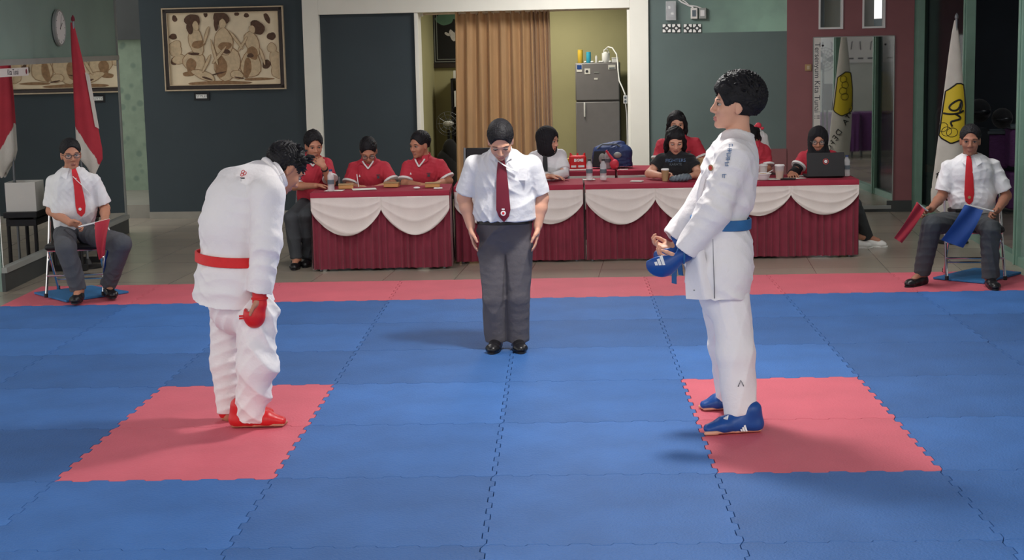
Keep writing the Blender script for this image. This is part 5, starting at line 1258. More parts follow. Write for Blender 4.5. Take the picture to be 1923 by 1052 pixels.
        if k == 0:
            no = nz_((.1,-1,.12)); cc = on_surf(f.P, q(1258,492,-.5), no, .01)+no*.002; s1 = nz_(np.cross(UPV,no))*1.; s1 = s1*np.sign(s1[0]); s2 = nz_(np.cross(no, s1)); s2 = s2*np.sign(s2[2]); stripes(gl, cc, np.stack([s1,s2,no],1), .052)
            b = B(); p0 = q(1284,478,dy)
            b.tube([p0+np.array([.0+.0*math.cos(x),.043*math.cos(x),.043*math.sin(x)]) for x in np.linspace(0,2*PI,17)], .005, 8); b.make('wrist_strap', 'belt_blue', gl)
blue_fighter()
# ================================================================== corner judges
def judge(side_):
    if side_ == 'L':
        Y = 6.45; q = lambda px, py, dy=0.: PY(px, py, Y+dy)
        R = rotm((.42,-.90,-.08), (.0,-.08,1)); sd = (1,.25,0)
        J = dict(pel=q(139,418,.06), wai=q(139,388,.02), che=q(137,348,0), nek=q(134,325,-.01), hd=q(133,290,-.04),
            sh=[q(100,342,.03), q(176,340,.02)], el=[q(96,396,.02), q(197,391,.05)], wr=[q(133,419,-.24), q(197,416,-.18)],
            hip=[q(121,440,.0), q(164,440,.0)], kn=[q(124,467,-.36), q(228,458,-.30)], an=[q(148,546,-.32), q(203,538,-.10)], ground=.018)
        hands = [((1,-.25,-.15), (-.1,.4,-1), (0,-.6,.8), .9), ((-.6,-.5,-.6), (.4,.7,-.3), (0,-.5,.8), 1.1)]
        lab = 'corner judge with glasses and red tie, seated at the far left'; mats = ('skin_b','shirt_white','trouser_slate'); fd = [(.1,-1,0), (.45,-.9,0)]; tie = 'tie_red'
        slv = .86
    else:
        Y = 6.55; q = lambda px, py, dy=0.: PY(px, py, Y+dy)
        R = rotm((-.22,-.97,-.06), (.0,-.06,1)); sd = (1,-.12,0)
        J = dict(pel=q(1826,400,.06), wai=q(1825,370,.02), che=q(1823,322,0), nek=q(1822,300,-.01), hd=q(1822,264,-.04),
            sh=[q(1781,314,.02), q(1865,312,.02)], el=[q(1769,368,.0), q(1890,368,.0)], wr=[q(1748,393,-.22), q(1873,395,-.22)],
            hip=[q(1805,415,.0), q(1846,418,.0)], kn=[q(1750,422,-.34), q(1860,432,-.38)], an=[q(1731,515,-.20), q(1860,524,-.36)], ground=.0)
        hands = [((-1,-.5,-.15), (.3,-.2,-1), (0,-.8,.6), 1.1), ((-.8,-.6,-.2), (.2,.4,-1), (0,-.8,.6), 1.1)]
        lab = 'corner judge seated at the far right holding a red and a blue flag'; mats = ('skin_d','shirt_white','trouser_char'); fd = [(-.75,-.7,0), (-.05,-1,0)]; tie = 'tie_red'; slv = .84
    o = mk_person(lab, J, R, [(.160,.125), (.168,.138), (.155,.120)], sd, 'short', mats, hands, h=.0058, sleeve_r=(.060,.068), slv=slv, armr=(.036,.038,.030), legr=(.088,.080,.066),
        base=(J['pel'][0], Y, 0), footd=fd, crease=(.0045,32), lips='lips_dark', shoe_L=.27)
    t = o['t']; fr = nz_((R[0,1]*.6,-1,-.1)); J['cax'] = (0,-.08,1)
    hair_short(t, J['hd'], R, 1., h=.0045, fringe=.050, nape=-.03, vol=.010, top=-.004, amp=.0030)
    collar_obj(o, J, side=(1,0,0), front=fr, r=.066)
    ys = np.linspace(0, 1, 8); a, b_ = ((137,320),(152,411)) if side_ == 'L' else ((1822,297),(1822,388))
    wd = [.030,.042,.055,.064,.072,.078,.060,.008]; dy = [0,.08,.25,.42,.6,.78,.93,1]
    tt = ribbon(o['P'], [q(a[0]+(b_[0]-a[0])*y+(3*math.sin(PI*y) if side_ == 'L' else 0), a[1]+(b_[1]-a[1])*y, -.2) for y in dy], wd, fr, (1,.1,0), 'tie', tie, t, off=.017)
    c = on_surf(o['P'], q(a[0]+(b_[0]-a[0])*.84, a[1]+(b_[1]-a[1])*.84, -.2), fr)+fr*.018; b = B(); b.lathe(c, [(.012,0),(.012,.002)], 12, axis=fr); b.make('crest', 'white_mark' if side_ == 'L' else 'card', tt)
    belt_band(o['TP'], J['wai']*.3+J['pel']*.7, UPV, .014, 'leather_black', t, off=.002, rad=.24)
    if side_ == 'L':
        glasses(t, J['hd'], R)
        pts = [on_surf(o['P'], q(x, y, -.25), (0,-1,0))+np.array([0,-.016,0]) for x, y in ((128,334),(137,343),(146,352),(152,360),(158,371))]
        b = B(); b.tube(pts, .005, 8, flat=.5); b.make('lanyard', 'white_plain', t)
    seat_y = Y+.10
    return o, J, q
def hand_flag(label, m, grip, tip, corners, name='hand_flag'):
    t = thing(name, grip, label, 'flag', None); g0, g1 = np.array(grip), np.array(tip)
    b = B(); b.tube([g0, g1], .006, 8); b.make('stick', 'white_plain', t)
    A_, B_, C_, D_ = [np.array(c) for c in corners]
    def fn(u, v):
        p = (A_*(1-u)+B_*u)*(1-v)+(D_*(1-u)+C_*u)*v; return p+np.array([.0,-.012*math.sin(u*7+v*3)-.02*math.sin(PI*v), 0])
    b = B(); b.grid(fn, 14, 18, thick=.003, nrm=(0,-1,0)); b.make('flag_cloth', m, t); return t
oL, JL, qL = judge('L'); oR, JR, qR = judge('R')
hand_flag('red flag hanging from the hands of the left corner judge', 'flag_red', qL(148,426,-.36), qL(206,412,-.40), [qL(178,418,-.40), qL(207,411,-.42), qL(196,480,-.40), qL(186,488,-.40)])
hand_flag('blue flag hanging half hidden beside the left corner judge leg', 'flag_blue', qL(200,422,-.16), qL(214,450,-.20), [qL(206,452,-.24), qL(214,462,-.24), qL(206,512,-.22), qL(194,512,-.22)])
hand_flag('red flag held out to the side by the right corner judge', 'flag_red', qR(1742,396,-.34), qR(1722,381,-.44), [qR(1722,379,-.44), qR(1736,394,-.40), qR(1694,457,-.46), qR(1679,447,-.50)])
hand_flag('blue flag held across the knee by the right corner judge', 'flag_blue', qR(1866,397,-.36), qR(1812,384,-.44), [qR(1812,384,-.45), qR(1846,395,-.46), qR(1809,466,-.48), qR(1767,451,-.48)])
c = PY(140,440,6.50); seat_chair(c[0], 6.52, math.radians(-82), 'chrome folding chair with black seat under the left corner judge', z0=.018, sh=.40, back=.78, sw=.44)
c = PY(1830,440,6.55); seat_chair(c[0]+.01, 6.62, math.radians(-97), 'chrome folding chair with black seat under the right corner judge', z0=.018, sh=.40, back=.78, sw=.44)
# ================================================================== officials behind the tables
def official(lab, px, py, Y, rot, up, sh, el, wr, hands, mats, sleeve='short', hair='short', hw=.16, col=True, legs=None, s=1., seat=True, chair=True, lips='lips_dark', slv=.78, cuffs=True, eyes=None, fat=1., nekp=None, stripe=True, hairk=None, ear=True, shoes='leather_black', fdir=((0,-1,0),(0,-1,0))):
    q = lambda x, y, dy=0.: PY(x, y, Y+dy)
    R = rotm(rot, up); hd = q(px, py, -.06); shL, shR = [q(x, y, dy) for x, y, dy in sh]
    nek = (shL+shR)/2+np.array([0,-.0,.065]) if nekp is None else q(*nekp); che = (shL+shR)/2+np.array([0,.01,-.06]); wai = che+np.array([0,.06,-.20]); pel = wai+np.array([0,.03,-.14])
    elp = [q(x, y, dy) for x, y, dy in el]; wrp = [q(x, y, dy) for x, y, dy in wr]; wdt = np.linalg.norm(shR-shL)/2; sdv = nz_(shR-shL)
    J = dict(pel=pel, wai=wai, che=che, nek=nek, hd=hd, sh=[shL, shR], el=elp, wr=wrp, cax=(0,-.25,1))
    if legs: J['hip'], J['kn'], J['an'] = [[np.array(v) for v in w_] for w_ in legs]
    else:
        J['hip'] = [pel+np.array([-.09,-.05,-.03]), pel+np.array([.09,-.05,-.03])]; J['kn'] = [pel+np.array([-.11,-.42,.0]), pel+np.array([.11,-.42,.0])]; J['an'] = [pel+np.array([-.10,-.40,-.39+.0]), pel+np.array([.10,-.40,-.39])]
        for i in (0, 1): J['an'][i][2] = FZ+.07
    o = mk_person(lab, J, R, [(.150*fat,.11), (.150*fat,.115), (max(wdt*.88,.13)*fat,.110)], sdv, sleeve, mats, hands, h=.0062, s=s, shoes=shoes, sleeve_r=(.060,.062), slv=slv, armr=(.042,.036,.027), legr=(.082,.070,.058),
        base=(pel[0], pel[1], FZ), crease=(.0045,34), lips=lips, eyes=eyes, ear=ear, footd=list(fdir), shoe_L=.25)
    t = o['t']; fr = nz_((R[0,1]*.5,-1,-.1)); o['fr'] = fr; o['R'] = R; o['q'] = q
    if hair == 'short': hair_short(t, hd, R, s, h=.005, **(hairk or dict(fringe=.045, nape=-.035, vol=.010, amp=.003)))
    if col:
        collar_obj(o, J, m='polo_red' if stripe else 'shirt_white', side=(1,0,0), front=fr, r=.062)
        if stripe:      # white trim on collar, placket and cuffs
            v = nek+fr*.055; b = B()
            for sg in (-1, 1): b.tube([on_surf(o['P'], v+sdv*sg*.05+UPV*.012, fr, .03)+fr*.010, on_surf(o['P'], v+sdv*sg*.028-UPV*.02, fr, .02)+fr*.008, on_surf(o['P'], v-UPV*.055, fr, .02)+fr*.007], .0075, 8)
            b.make('collar_trim', 'white_plain', t)
            c = on_surf(o['P'], che+sdv*.09+UPV*.01-UPV*.0, fr, .02)+fr*.004; Rr = np.stack([nz_(np.cross(UPV, -fr))*-1, UPV, fr], 1)
            b = B(); b.box(c, (.035,.006,.003), R=np.stack([sdv, UPV, fr], 1)); b.box(c-UPV*.022, (.022,.022,.003), R=np.stack([sdv, UPV, fr], 1)); b.make('chest_emblem', 'dark_mark', t)
            c = on_surf(o['P'], che-sdv*.08+UPV*.01, fr, .02)+fr*.004; b = B(); b.poly([c+UPV*.012, c-UPV*.01-sdv*.008, c-UPV*.01+sdv*.008], fr, .002); b.make('chest_mark', 'white_mark', t)
    if cuffs and sleeve == 'short':
        for a, e in zip((shL, shR), elp):
            p = a+(e-a)*slv; ax = nz_(e-a); b = B(); b.lathe(p-ax*.012, [(.064,0),(.071,.001),(.071,.019),(.064,.020)], 20, axis=ax); b.make('sleeve_trim', 'white_plain' if stripe else mats[1], t)
    if chair: seat_chair(pel[0], pel[1]+.02, -PI/2, 'dark folding chair under the %s' % chair, m_frame='metal_grey', sh=max(.25, pel[2]-FZ-.115), back=max(.62, pel[2]-FZ+.26))
    return o, J
DN = (0,0,-1)
red = lambda sk='skin_b': (sk,'polo_red','trouser_char')
# man resting his chin on his hand, left end of the first table
q = lambda x, y, Y: PY(x, y, Y)
o, J = official('man in red polo resting his chin on one hand, seated at the left table end', 589, 273, 8.35, (.35,-.9,-.22), (.05,-.2,1),
    [(561,312,.02),(613,308,.04)], [(553,350,-.05),(622,344,-.10)], [(594,349,-.22),(607,312,-.24)], [((1,-.1,-.05), DN, (0,-1,.3), .5), ((-.45,.15,.85), (-.2,.9,.1), (-.8,-.3,-.5), 1.3, .9)], red('skin_b'), chair='man with chin on hand',
    legs=[[q(572,388,8.35), q(596,388,8.38)], [q(548,410,8.02), q(577,404,8.02)], [q(557,487,8.05), q(578,487,8.20)]], hairk=dict(fringe=.045, nape=-.05, vol=.018, amp=.005))
b = B(); w_ = J['wr'][1]; ax = nz_(J['el'][1]-w_); b.lathe(w_+ax*.03, [(.026,0),(.032,.002),(.032,.016),(.026,.018)], 16, axis=ax); b.make('wristwatch', 'black', o['t'])
o, J = official('man in red polo and glasses writing at the left table, between two other men', 692, 284, 8.62, (.08,-.85,-.52), (0,-.5,.85),
    [(664,316,.0),(722,314,.0)], [(655,350,-.08),(738,346,-.08)], [(674,352,-.28),(706,353,-.25)], [((.5,-.8,-.05), DN, (.6,.5,.2), .9), ((-1,-.25,-.05), DN, (0,-1,.3), .4)], red('skin_b'), chair='man writing in glasses', eyes=dict(closed=True))
glasses(o['t'], J['hd'], o['R'], m='frame_dark')
c = q(676,349,8.30); b = B(); b.tube([c+np.array([-.01,-.02,-.01]), c+np.array([-.03,.04,.10])], .004, 8); b.make('pen', 'white_plain', o['t'])
o, J = official('man in red polo looking left with folded arms on the left table', 788, 272, 8.62, (-.62,-.76,-.15), (-.05,-.12,1),
    [(766,312,.0),(826,310,.0)], [(760,345,-.08),(843,340,-.05)], [(795,349,-.27),(808,350,-.25)], [((1,-.2,0), DN, (0,-1,.2), .4), ((-1,-.25,.05), DN, (0,-1,.3), .4)], red('skin_b'), chair='man looking left', fat=1.08)
# woman in white with black headscarf
def hijab(o, J, s=1., m='hijab_black', drape=True, h=.005):
    R = o['R']; hd = J['hd']; T = lambda x, y, z: np.array(hd)+R@np.array([x, y, z])*s; f = Fld(h)
    f.ell(T(0,-.015,.025), np.array([.092,.112,.106])*s, R, k=.02); f.ell(T(0,-.005,-.04), np.array([.088,.092,.100])*s, R, k=.03)
    nk = J['nek']; f.cap(T(0,0,-.08), nk+np.array([0,-.03,-.01]), .078, .092, k=.04)
    if drape: f.ell(nk+np.array([0,-.06,-.055]), (.105,.072,.075), k=.05)
    f.ell(T(0,.120,-.014), np.array([.052,.080,.074])*s, R, k=.012, op='s')
    f.solve().relax(1).crease(.0035, 70, 3); f.make('headscarf', m, o['t'], relax=1)
o, J = official('woman in white shirt and black headscarf looking right behind the second table', 1029, 263, 8.68, (.86,-.48,-.16), (.1,-.1,1),
    [(1003,296,.02),(1053,292,.02)], [(1002,332,-.05),(1060,326,-.08)], [(1030,331,-.25),(1036,332,-.20)], [((1,-.2,0), DN, (0,-1,.2), .4), ((-1,-.25,.05), DN, (0,-1,.3), .4)], ('skin_c','shirt_white','trouser_char'), chair='woman in white', col=False, hair='none', cuffs=False, ear=False)
hijab(o, J, drape=False)
ribbon(o['P'], [q(1023+x*.2, y, 8.4) for x, y in ((0,290),(1,300),(2,312),(3,325))], [.03,.04,.045,.045], (0,-1,0), (1,0,0), 'tie', 'black', o['t'], off=.014, rad=.03)
for i in (0, 1): b = B(); b.tube([J['sh'][i]*.3+J['el'][i]*.7, J['el'][i], J['el'][i]*.3+J['wr'][i]*.7, J['wr'][i]*.95+J['el'][i]*.05], [.050,.046,.040,.036], 14); b.make('inner_sleeve', 'shirt_white', o['t'])
# woman in black t-shirt
def long_hair(o, J, s=1., length=.16, h=.005, fringe=True, m='hair', pony=False, vol=.014):
    R = o['R']; hd = J['hd']; T = lambda x, y, z: np.array(hd)+R@np.array([x, y, z])*s; f = Fld(h)
    f.ell(T(0,-.020,.035), np.array([.082,.104,.092])*s, R, k=.02)
    if not pony:
        f.tube([T(0,-.040,.02), T(0,-.055,-.08), T(0,-.060,-.08-length)], [(.088,.065),(.090,.055),(.085,.04)], R[:,0], k=.03)
    else:
        f.tube([T(0,-.045,.02), T(0,-.05,-.03)], [(.078,.060),(.06,.05)], R[:,0], k=.03); f.chain([T(0,-.10,.03), T(0,-.145,.0), T(0,-.15,-.09), T(0,-.13,-.16)], [.024,.032,.028,.010], k=.02)
    f.ell(T(.012,.112,-.020), np.array([.060,.080,.078])*s, R, k=.012, op='s')
    for sx in (-1, 1):
        if not pony: f.chain([T(sx*.062,.045,.070), T(sx*.082,.028,.0), T(sx*.084,.015,-.07), T(sx*.078,.0,-.14)], [.018,.020,.022,.014], k=.015)
    f.solve().relax(1).crease(.003, 90, 5, axis=R[:,0]); f.make('hair', m, o['t'], relax=1)
o, J = official('woman in black printed t-shirt looking down behind the table, cup in front', 1268, 263, 8.60, (.03,-.88,-.42), (0,-.42,.88),
    [(1241,300,.0),(1296,300,.0)], [(1219,326,-.06),(1314,327,-.06)], [(1243,330,-.24),(1296,331,-.22)], [((1,-.5,.05), (0,0,-1), (0,-.7,.8), .8), ((-1,-.35,.05), DN, (0,-1,.3), .6)], ('skin_c','black_cloth','trouser_char'), col=False, cuffs=False, hair='none', chair='woman in black', eyes=dict(closed=True), slv=.55)
long_hair(o, J)
fr = (0,-1,0); c = on_surf(o['P'], q(1270,303,8.4), fr, .02)+np.array([0,-.006,0])
tx = text_obj('FIGHTERS', 'shirt_print', .042, c, np.stack([[1,0,0],[0,0,1],[0,-1,0]], 1), 'blue_mark', o['t'], .002); tx2 = text_obj('KARATE', 'shirt_print', .030, c-UPV*.035+np.array([0,-.004,0]), np.stack([[1,0,0],[0,0,1],[0,-1,0]], 1), 'grey_blue', o['t'], .002)
# woman in red polo behind her
o, J = official('woman in red polo with dark loose hair half hidden behind the woman in black', 1271, 232, 9.10, (.0,-.98,-.18), (0,-.15,1),
    [(1243,272,.0),(1306,270,.0)], [(1235,306,-.05),(1320,302,-.05)], [(1255,318,-.2),(1300,318,-.2)], [((1,-.5,0), DN, (0,-1,.2), .4), ((-1,-.35,0), DN, (0,-1,.3), .5)], red('skin_c'), hair='none', chair='woman half hidden', s=.97)
long_hair(o, J, s=.97, length=.10)
# woman with ponytail behind the upright fighter
o, J = official('woman in red polo with tied black hair, mostly hidden behind the upright fighter', 1401, 258, 8.75, (-.75,-.55,-.40), (-.2,-.3,.9),
    [(1392,286,.0),(1436,284,.05)], [(1385,322,-.05),(1441,318,-.02)], [(1400,330,-.24),(1420,330,-.2)], [((1,-.5,0), DN, (0,-1,.2), .4), ((-1,-.35,0), DN, (0,-1,.3), .5)], red('skin_d'), hair='none', chair='woman with tied hair', s=.95, eyes=dict(closed=True))
long_hair(o, J, s=.95, pony=True)
# woman with headscarf at the laptop
o, J = official('woman in red polo and black headscarf sitting behind the black laptop', 1536, 263, 8.72, (-.12,-.97,-.18), (0,-.15,1),
    [(1509,296,.0),(1562,294,.0)], [(1494,322,-.08),(1572,322,-.06)], [(1486,326,-.26),(1560,331,-.18)], [((-.1,-1,-.1), DN, (1,0,.2), .5), ((-.8,-.6,.0), DN, (0,-1,.3), .4)], red('skin_b'), hair='none', chair='woman at the laptop', cuffs=True, ear=False, slv=.62, shoes='led_white', fdir=((1,-.1,0),(1,-.25,0)),
    legs=[[q(1545,395,8.68), q(1575,395,8.68)], [q(1560,395,8.45), q(1604,385,8.55)], [q(1600,440,8.75), q(1628,446,8.82)]])
hijab(o, J); glasses(o['t'], J['hd'], o['R'], m='frame_dark')
for i in (0, 1): b = B(); b.tube([J['sh'][i]*.35+J['el'][i]*.65, J['el'][i], J['el'][i]*.3+J['wr'][i]*.7, J['wr'][i]], [.050,.046,.038,.034], 14); b.make('inner_sleeve', 'hijab_black', o['t'])
# ================================================================== flags on poles
def drape(base, top, prof, name, label, mats, paint, sq=.55, ph=0., nf=5, amp=.16, pole=True, cap_m='tie_maroon', vb=.97):
    """closed folded cloth hanging from a pole; prof: list of (z, x offset, half width)"""
    t = thing(name, base, label, 'flag'); x0, y0 = base[0], base[1]
    zs = np.array([p[0] for p in prof]); xo = np.array([p[1] for p in prof]); hw = np.array([p[2] for p in prof])
    o_ = np.argsort(zs); zs, xo, hw = zs[o_], xo[o_], hw[o_]; zt, zb = zs[-1], zs[0]
    def S(th, v, off=0.):
        z = zt+(zb-zt)*v; c = np.interp(z, zs, xo); w_ = np.interp(z, zs, hw); f_ = 1+amp*min(1, v*2)*math.sin(nf*th+ph+1.5*v)
        return np.array([x0+c+(w_*f_+off)*math.cos(th), y0+(w_*sq*f_+off)*math.sin(th)*1.0, z+(.03*math.sin(2*th+1) if v > .9 else 0)*(v-.9)*10])
    nT, nV = 120, 120; V = [S(2*PI*k/nT, j/nV) for j in range(nV+1) for k in range(nT)]
    b = B(); b.add(V, [(j*nT+k, j*nT+(k+1)%nT, (j+1)*nT+(k+1)%nT, (j+1)*nT+k) for j in range(nV) for k in range(nT)])
    b.mi = [paint(2*PI*(k+.5)/nT, (j+.5)/nV) for j in range(nV) for k in range(nT)]
    cl = b.make('cloth', mats, t)
    b = B(); b.tube([(x0, y0, base[2]+.02), (x0, y0, zt+.02)], .012, 10); b.make('pole', 'metal_grey', t)
    b = B(); b.lathe((x0, y0, base[2]), [(.15,0),(.15,.015),(.04,.03),(.02,.08)], 20); b.make('pole_base', 'black', t)
    b = B(); b.lathe((x0, y0, zt+.01), [(.012,0),(.018,.01),(.016,.03),(.004,.055)], 12); b.make('finial', cap_m, t)
    return t, S, cl
# red and white flag beside the left mirror
fx = PY(147, 200, 8.3); ppm = 208.
bx = fx[0]
prof = [(PY(145,y,8.3)[2], (x-147)/ppm, w/ppm) for y, x, w in ((42,145,3),(60,146,5),(100,149,9),(138,152,12),(180,155,16),(235,159,20),(280,162,23),(300,165,20),(325,168,7))]
def pa(th, v):
    x = math.cos(th); lim = -1+2.3*max(0, (v-.66)/.34)
    if v > .66 and x < lim: return 1
    return 0
t, S, cl = drape((bx, 8.3, FZ), None, prof, 'national_flag', 'tall red and white flag on a pole behind the left corner judge', ['flag_red','flag_white'], pa, sq=.6, amp=.10)
for a0_, nm in ((-.55, 0),):
    b = B(); b.grid(lambda u, v: S(a0_+.0*v, .33+.36*u, .006)+np.array([.012+.036*v, -.004, -.02*v])*(1 if nm == 0 else -1)*np.array([1,1,1 if nm == 0 else -1]), 20, 3, thick=.003, nrm=(0,-1,0)); b.make('white_edge', 'flag_white', cl)
# white sports flag beside the right corner judge
fy = 9.0; fx = PY(1793, 200, fy); bx = fx[0]; ppm = 2993/15.0
prof = [(PY(1793,y,fy)[2], (x-1793)/ppm, w/ppm) for y, x, w in ((38,1791,2),(60,1791,6),(100,1791,11),(150,1791,16),(200,1791,21),(262,1788,24),(320,1784,26),(360,1780,27),(395,1776,22))]
t, S, cl = drape((bx, fy, FZ), None, prof, 'club_flag', 'tall white flag with yellow emblem on a pole behind the right corner judge', ['flag_white'], lambda th, v: 0, sq=.45, amp=.05, nf=4, cap_m='metal_grey')
zt, zb = max(p[0] for p in prof), min(p[0] for p in prof)
VZ = lambda y: (zt-PY(1790, y, fy)[2])/(zt-zb)
def FR(u, y, off=.004, back=False): th = (-PI/2+u*1.25) if not back else (PI/2-u*1.25); return S(th, VZ(y), off)
def emblem(back, name):
    rows = [(157,.10,.52),(160,-.05,.95),(166,-.42,.97),(171,-.82,1.),(200,-.90,1.0),(235,-.95,1.0),(253,-1.0,1.0),(259,-.75,.8),(264,-.4,.35),(268,-.15,-.02)]
    ys = [r_[0] for r_ in rows]
    def fn(u, v):
        y = ys[0]+(ys[-1]-ys[0])*v; l = np.interp(y, ys, [r_[1] for r_ in rows]); r_ = np.interp(y, ys, [q_[2] for q_ in rows]); return FR(l+(r_-l)*u, y, .005, back)
    b = B(); b.grid(fn, 14, 40); e = b.make('emblem', 'yellow_mark', cl)
    out = [(r_[1], r_[0]) for r_ in rows]+[(r_[2], r_[0]) for r_ in rows[::-1]]; out.append(out[0])
    b = B(); b.tube([FR(u, y, .007, back) for u, y in out], .007, 6); b.make('emblem_border', 'black', cl)
    b = B()
    cs = ((-.72,238),(-.45,246),(-.10,248)) if not back else ((-.1,175),(.1,190),(-.1,205),(.1,220))
    for cu, cy in cs: b.tube([FR(cu+.34*math.cos(a), cy+8.5*math.sin(a), .008, back) for a in np.linspace(0, 2*PI, 19)], .0028, 5)
    b.make('emblem_rings', 'black', cl)
    if not back:
        b = B()
        def sm(st):
            for _ in range(2): st = [st[0]]+[(a[0]*w_+c[0]*(1-w_), a[1]*w_+c[1]*(1-w_)) for a, c in zip(st[:-1], st[1:]) for w_ in (.75,.25)]+[st[-1]]
            return st
        for st in ([(.30,210),(.55,192),(.30,186),(-.25,194),(-.45,202),(-.15,208),(.20,206),(.40,192)], [(-.80,212),(-.3,214),(.2,213),(.65,208)], [(.0,213),(.50,222),(.05,226),(-.25,228),(-.10,237)]): b.tube([FR(u, y, .009) for u, y in sm(st)], .009, 8)
        b.make('emblem_figure', 'black', cl)
emblem(False, 'front'); emblem(True, 'back')
def letter_on(ch, u, z, size, back, slope=(.64,-.77)):
    th = (PI/2-u*1.25) if back else (-PI/2+u*1.25); v = (zt-z)/(zt-zb); p = S(th, v, .006); T_ = np.array([-math.sin(th), math.cos(th), 0]); n_ = np.array([math.cos(th), math.sin(th), 0])
    r_ = T_*slope[0]+np.array([0,0,slope[1]]); u_ = np.cross(n_, r_); text_obj(ch, 'lettering', size, p, np.stack([r_, u_, n_], 1), 'black', cl, .002)
for k, ch in enumerate('KOTA DEPO'):
    if ch != ' ': letter_on(ch, .98-.235*k, 1.03-.066*k, .105, True)
letter_on('K', -.75, PY(1790,328,fy)[2], .075, False, (.5,-.87))

# ================================================================== things on the tables
TZ = ZT+.004
def TP(px, py=None, y=None): return PZ(px, py, TZ) if y is None else np.array([PY(px, 330, y)[0], y, TZ])
def bottle(c, label, hgt=.19, r=.030, group=None, cap_m='bag_blue', tilt=None):
    t = thing('water_bottle', c, label, 'bottle', group)
    b = B(); b.lathe(c, [(r*.85,0),(r,.006),(r,.03),(r*.93,.045),(r,.06),(r,.10),(r*.93,.112),(r,.124),(r*.95,.14),(r*.45,hgt-.022),(r*.42,hgt-.012)], 20); b.make('bottle_body', 'clear', t)
    b = B(); b.lathe(c+np.array([0,0,hgt-.016]), [(r*.50,0),(r*.50,.014),(r*.45,.016)], 14); b.make('cap', cap_m, t)
    b = B(); b.lathe(c+np.array([0,0,.062]), [(r*1.01,0),(r*1.01,.038)], 20); b.make('label_band', 'grey_blue', t)
bottle(TP(622,359), 'small clear water bottle at the left end of the first table')
bottle(TP(1107,338), 'left of two clear water bottles in front on the second pair of tables', cap_m='black')
bottle(TP(1133,338), 'right of two clear water bottles in front on the second pair of tables', cap_m='black')
bottle(TP(1590,331), 'clear water bottle at the right of the black laptop')
bottle(np.array([PY(1141,308,9.78)[0], 9.78, TZ]), 'clear water bottle standing on the rear red table beside the pink bag')
def food_box(px, y, label, w_=.13, rz=.1):
    c = TP(px, None, y); t = thing('food_box', c, label, 'food box', 'brown snack boxes')
    b = B(); b.box(c+[0,0,.016], (w_,.10,.032), rz=rz); b.make('tray', 'box_food', t, bevel=.004)
    b = B(); b.box(c+[0,0,.037], (w_+.006,.106,.008), rz=rz); b.make('lid', 'card', t, bevel=.003)
food_box(649, 8.12, 'brown snack box nearest the water bottle on the left table'); food_box(735, 8.20, 'brown snack box between the writing man and the man looking left', rz=-.05); food_box(812, 8.10, 'brown snack box in front of the man looking left', rz=.02)
def sheet(c, w_, d_, label, rz=0., m='paper', name='paper_sheet', h=.002, dz=0.):
    b = B(); b.box(np.array(c)+[0,0,h/2+dz], (w_,d_,h), rz=rz); return tag(b.make(name, m, smooth=False), label, 'paper')
sheet(TP(683,None,8.02), .21,.16, 'white sheet of paper under the writing man hands', .2)
sheet(TP(627,None,7.93), .16,.11, 'white sheet under the bottle on the left table', -.1)
sheet(TP(1196,None,8.30), .11,.07, 'small white slip on the second pair of tables', -.3, h=.006)
sheet(TP(1106,None,8.58), .11,.10, 'white paper behind the two front bottles', .1)
sheet(TP(1420,None,8.30), .42,.16, 'long white paper under the bowl beside the upright fighter', -.05)
sheet(TP(1493,None,8.33), .16,.12, 'white paper in front of the laptop woman hand', .3)
sheet(TP(1507,None,8.55), .10,.10, 'white paper half under the left side of the laptop', .1)
sheet(TP(1577,None,8.52), .10,.10, 'white paper at the right side of the laptop', -.2)
sheet(TP(1338,None,8.45), .10,.10, 'white paper near the upright fighter left of his chest', .2)
c = TP(782,None,7.95); b = B(); b.ellipsoid(c+[0,0,.010], (.030,.02,.010)); tag(b.make('computer_mouse', 'white_plain'), 'small white rounded object on the front edge of the left table', 'mouse')
c = TP(822,None,7.93); b = B(); b.box(c+[0,0,.005], (.075,.04,.010), rz=.05); tag(b.make('phone', 'white_plain', bevel=.003), 'white phone lying at the right end of the left table', 'phone')
c = TP(1480,None,8.22); b = B(); b.box(c+[0,0,.005], (.13,.06,.010), rz=-.25); tag(b.make('phone', 'black', bevel=.003), 'black phone lying in front of the woman at the laptop', 'phone')
# cups
def cup(c, label, m='card', h=.095, r=.034, straw=False, lid=None, fill=None):
    t = thing('drink_cup', c, label, 'cup'); b = B(); b.lathe(c, [(r*.72,0),(r*.75,.004),(r,h),(r*1.04,h+.003),(r*.96,h+.003)], 18); b.make('cup_body', m, t)
    if fill: b = B(); b.lathe(c+np.array([0,0,.004]), [(r*.70,0),(r*.88,h*.6)], 16); b.make('drink', fill, t)
    if lid: b = B(); b.lathe(c+np.array([0,0,h+.003]), [(r*1.06,0),(r*1.06,.008),(r*.9,.014)], 18); b.make('lid', lid, t)
    return t
cup(np.array([*TP(1249,None,8.27)[:2], TZ+.0]), 'paper cup with white rim held by the woman in the black t-shirt', 'card', lid='white_plain')
cup(TP(1464,None,8.25), 'clear cup of milky drink left of the laptop woman hand', 'clear', h=.115, r=.042, fill='box_food', lid='white_plain')
c = TP(1433,None,8.24); t = thing('food_bowl', c, 'white foam bowl with a spoon beside the upright fighter', 'bowl')
b = B(); b.lathe(c, [(.045,0),(.048,.004),(.066,.05),(.074,.052),(.074,.058),(.060,.056),(.044,.012)], 22); b.make('bowl', 'white_plain', t)
b = B(); b.lathe(c+[0,0,.03], [(.052,0),(.05,.018),(.03,.026)], 16); b.make('food', 'card', t)
b = B(); b.tube([c+[.02,0,.05], c+[.09,.01,.085]], .005, 8, flat=.5); b.make('spoon', 'white_plain', t)
